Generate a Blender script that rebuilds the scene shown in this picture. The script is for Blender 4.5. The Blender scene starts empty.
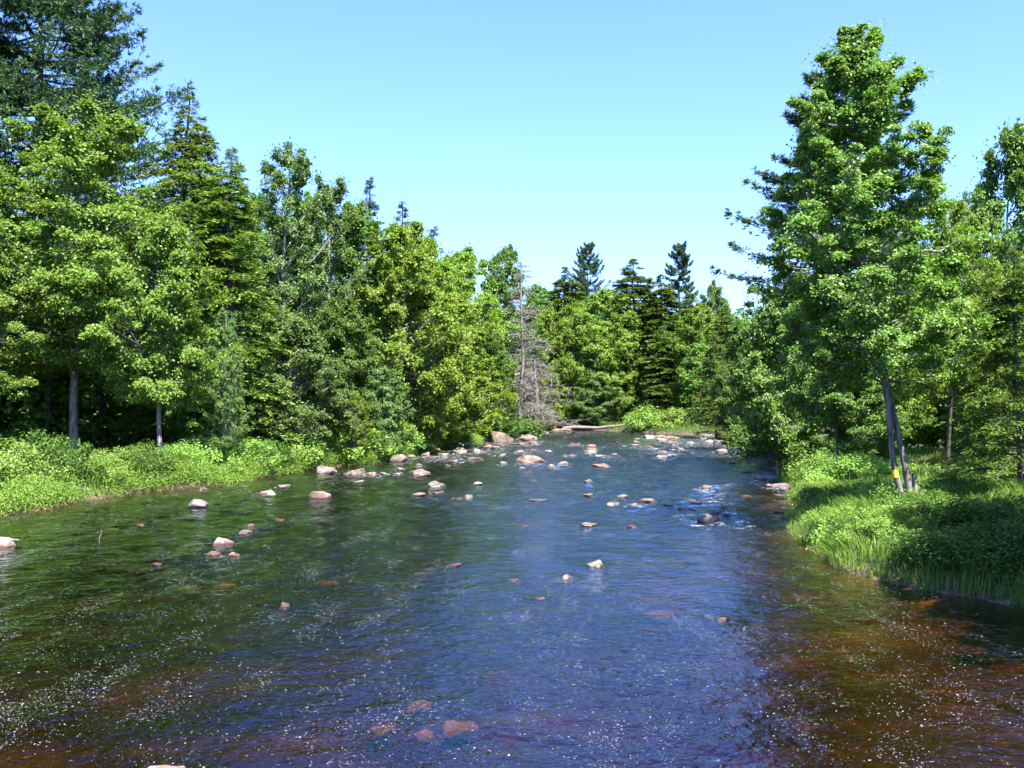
import bpy, math
import numpy as np

# ------------------------------------------------------------------ camera, sky, sun, exposure
S = bpy.context.scene
COL = S.collection
F_PX, HOR, CAM_H = 1000.0, 400.0, 5.0

cam = bpy.data.cameras.new('camera')
cam.sensor_width = 36.0
cam.lens = 36.0 * F_PX / 1024.0
cam.clip_end = 8000.0
cam_o = bpy.data.objects.new('camera', cam)
COL.objects.link(cam_o)
cam_o.location = (0, 0, CAM_H)
cam_o.rotation_euler = (math.radians(90) + math.atan((HOR - 384) / F_PX), 0, 0)
S.camera = cam_o

SUN_EL, SUN_AZ = 60.0, 153.0          # azimuth clockwise from +Y (the view direction)
W = bpy.data.worlds.new('World')
S.world = W
W.use_nodes = True
wn = W.node_tree
bg = wn.nodes['Background']
sky = wn.nodes.new('ShaderNodeTexSky')
sky.sky_type = 'NISHITA'
sky.sun_disc = False
sky.sun_elevation = math.radians(SUN_EL)
sky.sun_rotation = math.radians(SUN_AZ)
sky.air_density = 1.0
sky.dust_density = 1.0
sky.ozone_density = 1.0
sky_tint = wn.nodes.new('ShaderNodeMix')                # white balance leaning to cyan; extra blue added to tint reflections and fill
sky_tint.data_type = 'RGBA'; sky_tint.blend_type = 'MULTIPLY'
sky_tint.inputs[0].default_value = 1.0
sky_tint.inputs[7].default_value = (0.90, 1.17, 2.05, 1)
wn.links.new(sky.outputs[0], sky_tint.inputs[6])
wn.links.new(sky_tint.outputs[2], bg.inputs[0])
bg.inputs[1].default_value = 0.057

sl = bpy.data.lights.new('sun', 'SUN')
sl.energy = 5.0
sl.angle = math.radians(0.5)
sl.color = (1.0, 0.95, 0.86)
so = bpy.data.objects.new('sun', sl)
COL.objects.link(so)
so.rotation_euler = (math.radians(90 - SUN_EL), 0, math.radians(180 - SUN_AZ))
so.location = (60, -20, 80)

S.view_settings.view_transform = 'Standard'
S.view_settings.look = 'None'
S.view_settings.gamma = 1.0
S.view_settings.exposure = 2.2
S.render.engine = 'CYCLES'
S.cycles.max_bounces = 7
S.cycles.diffuse_bounces = 4
S.cycles.glossy_bounces = 2
S.cycles.transmission_bounces = 4
S.cycles.transparent_max_bounces = 8
S.cycles.caustics_reflective = False
S.cycles.caustics_refractive = False
S.cycles.use_denoising = True
S.cycles.adaptive_threshold = 0.02

# ------------------------------------------------------------------ helpers
def RNG(s):
    return np.random.default_rng(s)

def nrm(a):
    return a / np.maximum(np.linalg.norm(a, axis=-1, keepdims=True), 1e-9)

class Geo:
    """collects quads (numpy) and turns them into ONE mesh"""
    def __init__(self):
        self.V, self.F, self.R, self.M, self.n = [], [], [], [], 0
    def add(self, V, F, rnd=None, mat=0):
        V = np.asarray(V, np.float32).reshape(-1, 3)
        F = np.asarray(F, np.int64).reshape(-1, 4)
        self.V.append(V); self.F.append(F + self.n); self.n += len(V)
        self.R.append(np.zeros(len(F), np.float32) if rnd is None else np.asarray(rnd, np.float32))
        self.M.append(np.full(len(F), mat, np.int32))
        return self
    def mesh(self, name, mats, smooth=False):
        V = np.concatenate(self.V); F = np.concatenate(self.F)
        return make_mesh(name, V, F, mats, np.concatenate(self.R), np.concatenate(self.M), smooth)

def make_mesh(name, V, F, mats, rnd=None, mi=None, smooth=False):
    me = bpy.data.meshes.new(name)
    k = F.shape[1]
    me.vertices.add(len(V))
    me.vertices.foreach_set('co', np.asarray(V, np.float32).ravel())
    me.loops.add(F.size)
    me.loops.foreach_set('vertex_index', F.astype(np.int32).ravel())
    me.polygons.add(len(F))
    me.polygons.foreach_set('loop_start', np.arange(0, F.size, k, dtype=np.int32))
    if mi is not None:
        me.polygons.foreach_set('material_index', mi.astype(np.int32))
    me.polygons.foreach_set('use_smooth', np.full(len(F), smooth, bool))
    me.update(calc_edges=True)
    if rnd is not None:
        at = me.attributes.new('rnd', 'FLOAT', 'FACE')
        at.data.foreach_set('value', np.asarray(rnd, np.float32))
    for m in (mats if isinstance(mats, (list, tuple)) else [mats]):
        me.materials.append(m)
    return me

def tubes(P, R, sides=5):
    """P (B,k,3) polylines, R (B,k) radii -> quads"""
    P = np.asarray(P, float); R = np.asarray(R, float)
    B, k, _ = P.shape
    T = nrm(np.gradient(P, axis=1))
    mt = nrm(T.mean(axis=1))
    ref = np.where(np.abs(mt[:, 2:3]) < 0.8, np.array([[0, 0, 1.0]]), np.array([[1.0, 0, 0]]))[:, None, :]
    N = nrm(np.cross(T, np.broadcast_to(ref, T.shape)))
    Q = np.cross(T, N)
    a = np.linspace(0, 2 * np.pi, sides, endpoint=False)
    V = P[:, :, None, :] + R[:, :, None, None] * (np.cos(a)[None, None, :, None] * N[:, :, None, :] + np.sin(a)[None, None, :, None] * Q[:, :, None, :])
    b = np.arange(B)[:, None, None] * (k * sides)
    i = np.arange(k - 1)[None, :, None] * sides
    j = np.arange(sides)[None, None, :]
    j2 = (j + 1) % sides
    F = np.stack([b + i + j, b + i + j2, b + i + sides + j2, b + i + sides + j], -1).reshape(-1, 4)
    return V.reshape(-1, 3), F

def leaves(P, U, Nn, L, Wd):
    """diamond leaves: base P, long axis U, normal Nn"""
    U = nrm(U - Nn * (U * Nn).sum(-1, keepdims=True))
    Vv = np.cross(Nn, U)
    L = np.broadcast_to(np.asarray(L, float), (len(P),))[:, None]
    Wd = np.broadcast_to(np.asarray(Wd, float), (len(P),))[:, None]
    mid = P + U * L * 0.45
    V = np.stack([P, mid + Vv * Wd * .5 + Nn * L * .06, P + U * L, mid - Vv * Wd * .5 + Nn * L * .06], 1).reshape(-1, 3)
    F = np.arange(len(P) * 4).reshape(-1, 4)
    return V, F

def ball(r, n):
    d = nrm(r.normal(size=(n, 3)))
    return d * (r.random((n, 1)) ** 0.4)

def sines(x, y, seed, n=7, lo=.2, hi=1.5):
    r = RNG(seed); out = 0
    for _ in range(n):
        a = r.random() * 6.28; f = lo * (hi / lo) ** r.random()
        out = out + np.sin((x * math.cos(a) + y * math.sin(a)) * f + r.random() * 6.28)
    return out / math.sqrt(n)

def tag(o, label=None, cat=None, group=None, kind=None):
    if label: o['label'] = label
    if cat: o['category'] = cat
    if group: o['group'] = group
    if kind: o['kind'] = kind
    return o

def link(name, me, parent=None):
    o = bpy.data.objects.new(name, me)
    COL.objects.link(o)
    if parent is not None: o.parent = parent
    return o

def empty(name, loc, label, cat, group=None):
    o = bpy.data.objects.new(name, None)
    COL.objects.link(o)
    o.location = loc
    o.empty_display_size = 0.3
    return tag(o, label, cat, group)

def at(px, D):
    return (px - 512.0) / F_PX * D

def zat(py, D):
    return CAM_H + (HOR - py) / F_PX * D

# ------------------------------------------------------------------ materials
def mat(name):
    m = bpy.data.materials.new(name); m.use_nodes = True
    nt = m.node_tree; nt.nodes.clear()
    return m, nt, nt.nodes.new('ShaderNodeOutputMaterial')

def N(nt, t, **kw):
    n = nt.nodes.new(t)
    for k, v in kw.items():
        if k.startswith('i_'):
            key = k[2:]
            n.inputs[int(key) if key.isdigit() else key].default_value = v
        else:
            setattr(n, k, v)
    return n

def mixc(nt, a, b, fac, mode='MIX'):
    n = nt.nodes.new('ShaderNodeMix'); n.data_type = 'RGBA'; n.blend_type = mode
    for s, v in ((n.inputs[0], fac), (n.inputs[6], a), (n.inputs[7], b)):
        if hasattr(v, 'is_output'): nt.links.new(v, s)
        else: s.default_value = v if not isinstance(v, tuple) else (*v, 1)
    return n.outputs[2]

def mth(nt, op, a, b=None, c=None, clamp=False):
    n = nt.nodes.new('ShaderNodeMath'); n.operation = op; n.use_clamp = clamp
    for s, v in zip(n.inputs, (a, b, c)):
        if v is None: continue
        if hasattr(v, 'is_output'): nt.links.new(v, s)
        else: s.default_value = v
    return n.outputs[0]

def sstep(nt, x, lo, hi):
    n = nt.nodes.new('ShaderNodeMapRange'); n.interpolation_type = 'SMOOTHSTEP'
    nt.links.new(x, n.inputs[0]); n.inputs[1].default_value = lo; n.inputs[2].default_value = hi
    return n.outputs[0]

def noise(nt, vec, scale, detail=3, rough=.55):
    n = N(nt, 'ShaderNodeTexNoise', i_Scale=scale, i_Detail=detail, i_Roughness=rough)
    if vec is not None: nt.links.new(vec, n.inputs['Vector'])
    return n.outputs['Fac']

def leaf_mat(name, dark, light, trans=.4, gloss=.015, grough=.45, yellow=None, yth=.84):
    m, nt, out = mat(name)
    at_ = N(nt, 'ShaderNodeAttribute', attribute_name='rnd')
    oi = N(nt, 'ShaderNodeObjectInfo')
    c = mixc(nt, dark, light, at_.outputs['Fac'])
    hs = N(nt, 'ShaderNodeHueSaturation')
    nt.links.new(mth(nt, 'MULTIPLY_ADD', oi.outputs['Random'], .022, .488), hs.inputs['Hue'])
    nt.links.new(mth(nt, 'MULTIPLY_ADD', oi.outputs['Random'], .35, .82), hs.inputs['Value'])
    nt.links.new(c, hs.inputs['Color'])
    c = hs.outputs[0]
    if yellow:
        c = mixc(nt, c, yellow, sstep(nt, at_.outputs['Fac'], yth, yth + .06))
    d = N(nt, 'ShaderNodeBsdfDiffuse'); nt.links.new(c, d.inputs[0])
    t = N(nt, 'ShaderNodeBsdfTranslucent')
    nt.links.new(mixc(nt, c, (1.0, 1.0, .45), 1.0, 'MULTIPLY'), t.inputs[0])
    mx = N(nt, 'ShaderNodeMixShader', i_0=trans)
    nt.links.new(d.outputs[0], mx.inputs[1]); nt.links.new(t.outputs[0], mx.inputs[2])
    g = N(nt, 'ShaderNodeBsdfGlossy', i_Roughness=grough)
    m2 = N(nt, 'ShaderNodeMixShader', i_0=gloss)
    nt.links.new(mx.outputs[0], m2.inputs[1]); nt.links.new(g.outputs[0], m2.inputs[2])
    nt.links.new(m2.outputs[0], out.inputs[0])
    return m

def bark_mat(name, a, b, scale=6):
    m, nt, out = mat(name)
    tc = N(nt, 'ShaderNodeTexCoord')
    mp = N(nt, 'ShaderNodeMapping'); mp.inputs['Scale'].default_value = (1, 1, .18)
    nt.links.new(tc.outputs['Object'], mp.inputs[0])
    f = noise(nt, mp.outputs[0], scale, 5, .65)
    c = mixc(nt, a, b, sstep(nt, f, .40, .60))
    p = N(nt, 'ShaderNodeBsdfPrincipled', i_Roughness=.9)
    nt.links.new(c, p.inputs['Base Color'])
    bp = N(nt, 'ShaderNodeBump', i_Strength=.9, i_Distance=.07)
    nt.links.new(f, bp.inputs['Height']); nt.links.new(bp.outputs[0], p.inputs['Normal'])
    nt.links.new(p.outputs[0], out.inputs[0])
    return m

M = {}
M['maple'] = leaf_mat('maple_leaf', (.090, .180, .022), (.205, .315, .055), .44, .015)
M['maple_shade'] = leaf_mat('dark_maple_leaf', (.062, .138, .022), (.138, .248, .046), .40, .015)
M['silver'] = leaf_mat('shiny_maple_leaf', (.088, .178, .026), (.190, .310, .056), .45, .02, .4, yellow=(.30, .40, .22), yth=.80)
M['poplar'] = leaf_mat('poplar_leaf', (.078, .155, .038), (.155, .250, .068), .40, .02)
M['grey'] = leaf_mat('grey_green_leaf', (.072, .145, .034), (.150, .235, .062), .38, .02)
M['bright'] = leaf_mat('bright_leaf', (.110, .195, .018), (.230, .340, .048), .45)
M['hemlock'] = leaf_mat('hemlock_needles', (.070, .130, .024), (.165, .250, .050), .32, .015)
M['olive'] = leaf_mat('cedar_scales', (.095, .160, .026), (.205, .290, .062), .32, .015, yellow=(.22, .20, .08), yth=.93)
M['pine'] = leaf_mat('pine_needles', (.030, .076, .030), (.078, .140, .054), .25, .02)
M['spruce'] = leaf_mat('spruce_needles', (.038, .080, .030), (.080, .130, .045), .25, .03)
M['larch'] = leaf_mat('soft_needles', (.090, .150, .032), (.170, .250, .056), .32, .015)
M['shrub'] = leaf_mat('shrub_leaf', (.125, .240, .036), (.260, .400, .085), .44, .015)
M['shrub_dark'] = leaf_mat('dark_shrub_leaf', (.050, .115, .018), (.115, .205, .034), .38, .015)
M['fern'] = leaf_mat('fern_leaf', (.090, .205, .028), (.240, .410, .075), .44, .01)
M['grass'] = leaf_mat('grass_blade', (.060, .130, .018), (.220, .340, .066), .42, .01, yellow=(.26, .23, .10), yth=.86)
M['bark'] = bark_mat('grey_brown_bark', (.06, .053, .047), (.20, .185, .168))
M['bark_pale'] = bark_mat('pale_bark', (.16, .15, .135), (.42, .40, .36), 4)
M['bark_dark'] = bark_mat('dark_bark', (.028, .022, .018), (.085, .07, .058))
M['dead'] = bark_mat('dead_wood', (.105, .092, .082), (.22, .195, .172), 8)
m, nt, out = mat('yellow_paint')
p = N(nt, 'ShaderNodeBsdfPrincipled', i_Roughness=.6)
nt.links.new(mixc(nt, (.75, .48, .02), (.55, .36, .05), sstep(nt, noise(nt, N(nt, 'ShaderNodeTexCoord').outputs['Object'], 14), .45, .65)), p.inputs['Base Color'])
nt.links.new(p.outputs[0], out.inputs[0]); M['paint'] = m

def rock_mat(name, a, b, c3, wetband=True):
    m, nt, out = mat(name)
    tc = N(nt, 'ShaderNodeTexCoord'); ge = N(nt, 'ShaderNodeNewGeometry'); oi = N(nt, 'ShaderNodeObjectInfo')
    f1 = noise(nt, ge.outputs['Position'], 2.2, 5, .6)
    f2 = noise(nt, ge.outputs['Position'], 11, 4, .7)
    c = mixc(nt, a, b, sstep(nt, f1, .38, .62))
    c = mixc(nt, c, c3, mth(nt, 'MULTIPLY', sstep(nt, f2, .52, .7), .6))
    hs = N(nt, 'ShaderNodeHueSaturation')
    nt.links.new(mth(nt, 'MULTIPLY_ADD', oi.outputs['Random'], .4, .8), hs.inputs['Value'])
    nt.links.new(mth(nt, 'MULTIPLY_ADD', oi.outputs['Random'], .6, .7), hs.inputs['Saturation'])
    nt.links.new(c, hs.inputs['Color'])
    # the wet, tannin stained band just above the waterline
    sep = N(nt, 'ShaderNodeSeparateXYZ'); nt.links.new(ge.outputs['Position'], sep.inputs[0])
    z = mth(nt, 'ADD', sep.outputs[2], mth(nt, 'MULTIPLY', f2, .06))
    wet = mth(nt, 'MULTIPLY', mth(nt, 'SUBTRACT', 1.0, sstep(nt, z, .05, .15)), 1.0 if wetband else 0.0)
    c = mixc(nt, hs.outputs[0], mixc(nt, hs.outputs[0], (.42, .26, .16), 1.0, 'MULTIPLY'), wet)
    p = N(nt, 'ShaderNodeBsdfPrincipled')
    nt.links.new(c, p.inputs['Base Color'])
    nt.links.new(mth(nt, 'MULTIPLY_ADD', wet, -.5, .85), p.inputs['Roughness'])
    bp = N(nt, 'ShaderNodeBump', i_Strength=.5, i_Distance=.05)
    nt.links.new(f2, bp.inputs['Height']); nt.links.new(bp.outputs[0], p.inputs['Normal'])
    nt.links.new(p.outputs[0], out.inputs[0])
    return m
M['rock_pink'] = rock_mat('pink_granite', (.092, .064, .048), (.180, .132, .105), (.05, .035, .027))
M['rock_grey'] = rock_mat('grey_granite', (.085, .070, .060), (.155, .132, .116), (.045, .037, .032))
M['rock_pale'] = rock_mat('pale_granite', (.165, .130, .108), (.25, .212, .188), (.09, .07, .056))
M['rock_rust'] = rock_mat('rusty_stone', (.105, .060, .040), (.165, .10, .070), (.06, .034, .022))
M['sunken'] = rock_mat('sunken_stone', (.075, .042, .022), (.14, .08, .045), (.045, .026, .014), False)
M['rock_dark'] = rock_mat('dark_stone', (.10, .085, .075), (.17, .14, .12), (.06, .05, .045))

# ------------------------------------------------------------------ terrain and river
def w(px, py):
    D = CAM_H * F_PX / (py - HOR); return (at(px, D), D)

river = [(-37, -40), (-32, 0), (-27.5, 25)] + [w(*q) for q in ((0, 515), (80, 500), (150, 492), (200, 487), (250, 480), (300, 472), (340, 466),
         (380, 462), (420, 452), (450, 447), (480, 442), (505, 432))] + [(-20, 166), (-70, 172), (-70, 196), (-20, 191), (9, 180), (15.5, 161), (22, 148), (30, 138)] + \
        [w(*q) for q in ((735, 440), (745, 455), (770, 468), (790, 480), (800, 500), (798, 520), (805, 545), (830, 565), (880, 580), (950, 595), (1024, 606))] + [(13.5, 15), (15, 0), (17, -40)]
river = np.array(river, float)
def chaikin(P):
    Q = np.roll(P, -1, 0)
    return np.stack([P * .75 + Q * .25, P * .25 + Q * .75], 1).reshape(-1, 2)
RIV = chaikin(river)

def sdf(x, y):
    x = np.atleast_1d(np.asarray(x, float)); y = np.atleast_1d(np.asarray(y, float))
    p = np.stack([x, y], -1)
    A = RIV; B = np.roll(RIV, -1, 0)
    d = np.full(len(p), 1e9); ins = np.zeros(len(p), bool)
    for a, b in zip(A, B):
        e = b - a; v = p - a
        t = np.clip((v @ e) / (e @ e), 0, 1)
        d = np.minimum(d, np.linalg.norm(v - t[:, None] * e, axis=1))
        c = (a[1] > p[:, 1]) != (b[1] > p[:, 1])
        if abs(e[1]) > 1e-9:
            ins ^= c & (p[:, 0] < a[0] + (p[:, 1] - a[1]) * e[0] / e[1])
    return np.where(ins, -d, d)

def bank_d(x, y):
    x = np.atleast_1d(np.asarray(x, float)); y = np.atleast_1d(np.asarray(y, float))
    return sdf(x, y) + .45 * sines(x, y, 3, 6, .4, 1.6)

def ground_z(x, y):
    x = np.atleast_1d(np.asarray(x, float)); y = np.atleast_1d(np.asarray(y, float))
    d = bank_d(x, y)
    rise = np.where(d < .6, d * .9, .54 + (d - .6) * .10)
    rise = np.where(d > 7.2, 1.2 + (d - 7.2) * .012, rise)
    bed = -np.clip(.10 + .030 * (-d), 0, .45) + .07 * sines(x, y, 9, 8, .5, 2.2)
    z = np.where(d > 0, rise + .09 * sines(x, y, 5, 8, .3, 1.8) * np.clip(d, 0, 1), np.minimum(bed * np.clip(-d / .8, 0, 1), -.0) + np.where(d > -.8, d * .1, -.08))
    return np.minimum(z, 6.0)

def gz1(x, y): return float(ground_z(x, y)[0])

def axis(lo, hi, step, far):
    a = list(np.arange(lo, hi + 1e-6, step)); s = step
    while a[-1] < far: s *= 1.35; a.append(a[-1] + s)
    s = step
    while a[0] > -far: s *= 1.35; a.insert(0, a[0] - s)
    return np.array(a)

def grid_mesh(name, xs, ys, zf, mats):
    X, Y = np.meshgrid(xs, ys); z = zf(X.ravel(), Y.ravel())
    V = np.stack([X.ravel(), Y.ravel(), z], -1)
    nx, ny = len(xs), len(ys)
    i = (np.arange(ny - 1)[:, None] * nx + np.arange(nx - 1)[None, :]).ravel()
    F = np.stack([i, i + 1, i + nx + 1, i + nx], -1)
    return make_mesh(name, V, F, mats, None, None, True)

m, nt, out = mat('forest_soil_and_river_bed')
ge = N(nt, 'ShaderNodeNewGeometry')
sep = N(nt, 'ShaderNodeSeparateXYZ'); nt.links.new(ge.outputs['Position'], sep.inputs[0])
pos = ge.outputs['Position']
soil = mixc(nt, (.025, .018, .011), (.06, .042, .027), sstep(nt, noise(nt, pos, 1.3, 5), .4, .6))
soil = mixc(nt, soil, (.03, .06, .014), sstep(nt, noise(nt, pos, .5, 4), .45, .6))
vo = N(nt, 'ShaderNodeTexVoronoi', i_Scale=2.6); nt.links.new(pos, vo.inputs['Vector'])
cs = N(nt, 'ShaderNodeSeparateColor'); nt.links.new(vo.outputs['Color'], cs.inputs[0])
bedc = mixc(nt, (.040, .024, .008), (.15, .066, .024), sstep(nt, noise(nt, pos, .55, 5, .6), .42, .68))
bedc = mixc(nt, bedc, (.16, .085, .040), mth(nt, 'MULTIPLY', sstep(nt, cs.outputs[0], .62, .9), sstep(nt, vo.outputs['Distance'], .42, .25)))
bedc = mixc(nt, bedc, (.06, .05, .022), sstep(nt, noise(nt, pos, .28, 3), .5, .64))
shore = mixc(nt, (.045, .028, .017), (.12, .075, .048), sstep(nt, noise(nt, pos, 4, 4), .4, .65))
c = mixc(nt, bedc, shore, sstep(nt, sep.outputs[2], -.03, .03))
c = mixc(nt, c, soil, sstep(nt, sep.outputs[2], .12, .4))
p = N(nt, 'ShaderNodeBsdfPrincipled', i_Roughness=.95); nt.links.new(c, p.inputs['Base Color'])
bp = N(nt, 'ShaderNodeBump', i_Strength=.6, i_Distance=.12)
nt.links.new(noise(nt, pos, 5, 4), bp.inputs['Height']); nt.links.new(bp.outputs[0], p.inputs['Normal'])
nt.links.new(p.outputs[0], out.inputs[0])
M['ground'] = m

gx = axis(-45, 45, .7, 3000); gy = axis(6, 200, .7, 3000)
tag(link('ground', grid_mesh('ground', gx, gy, ground_z, [M['ground']])), kind='structure')

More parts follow.
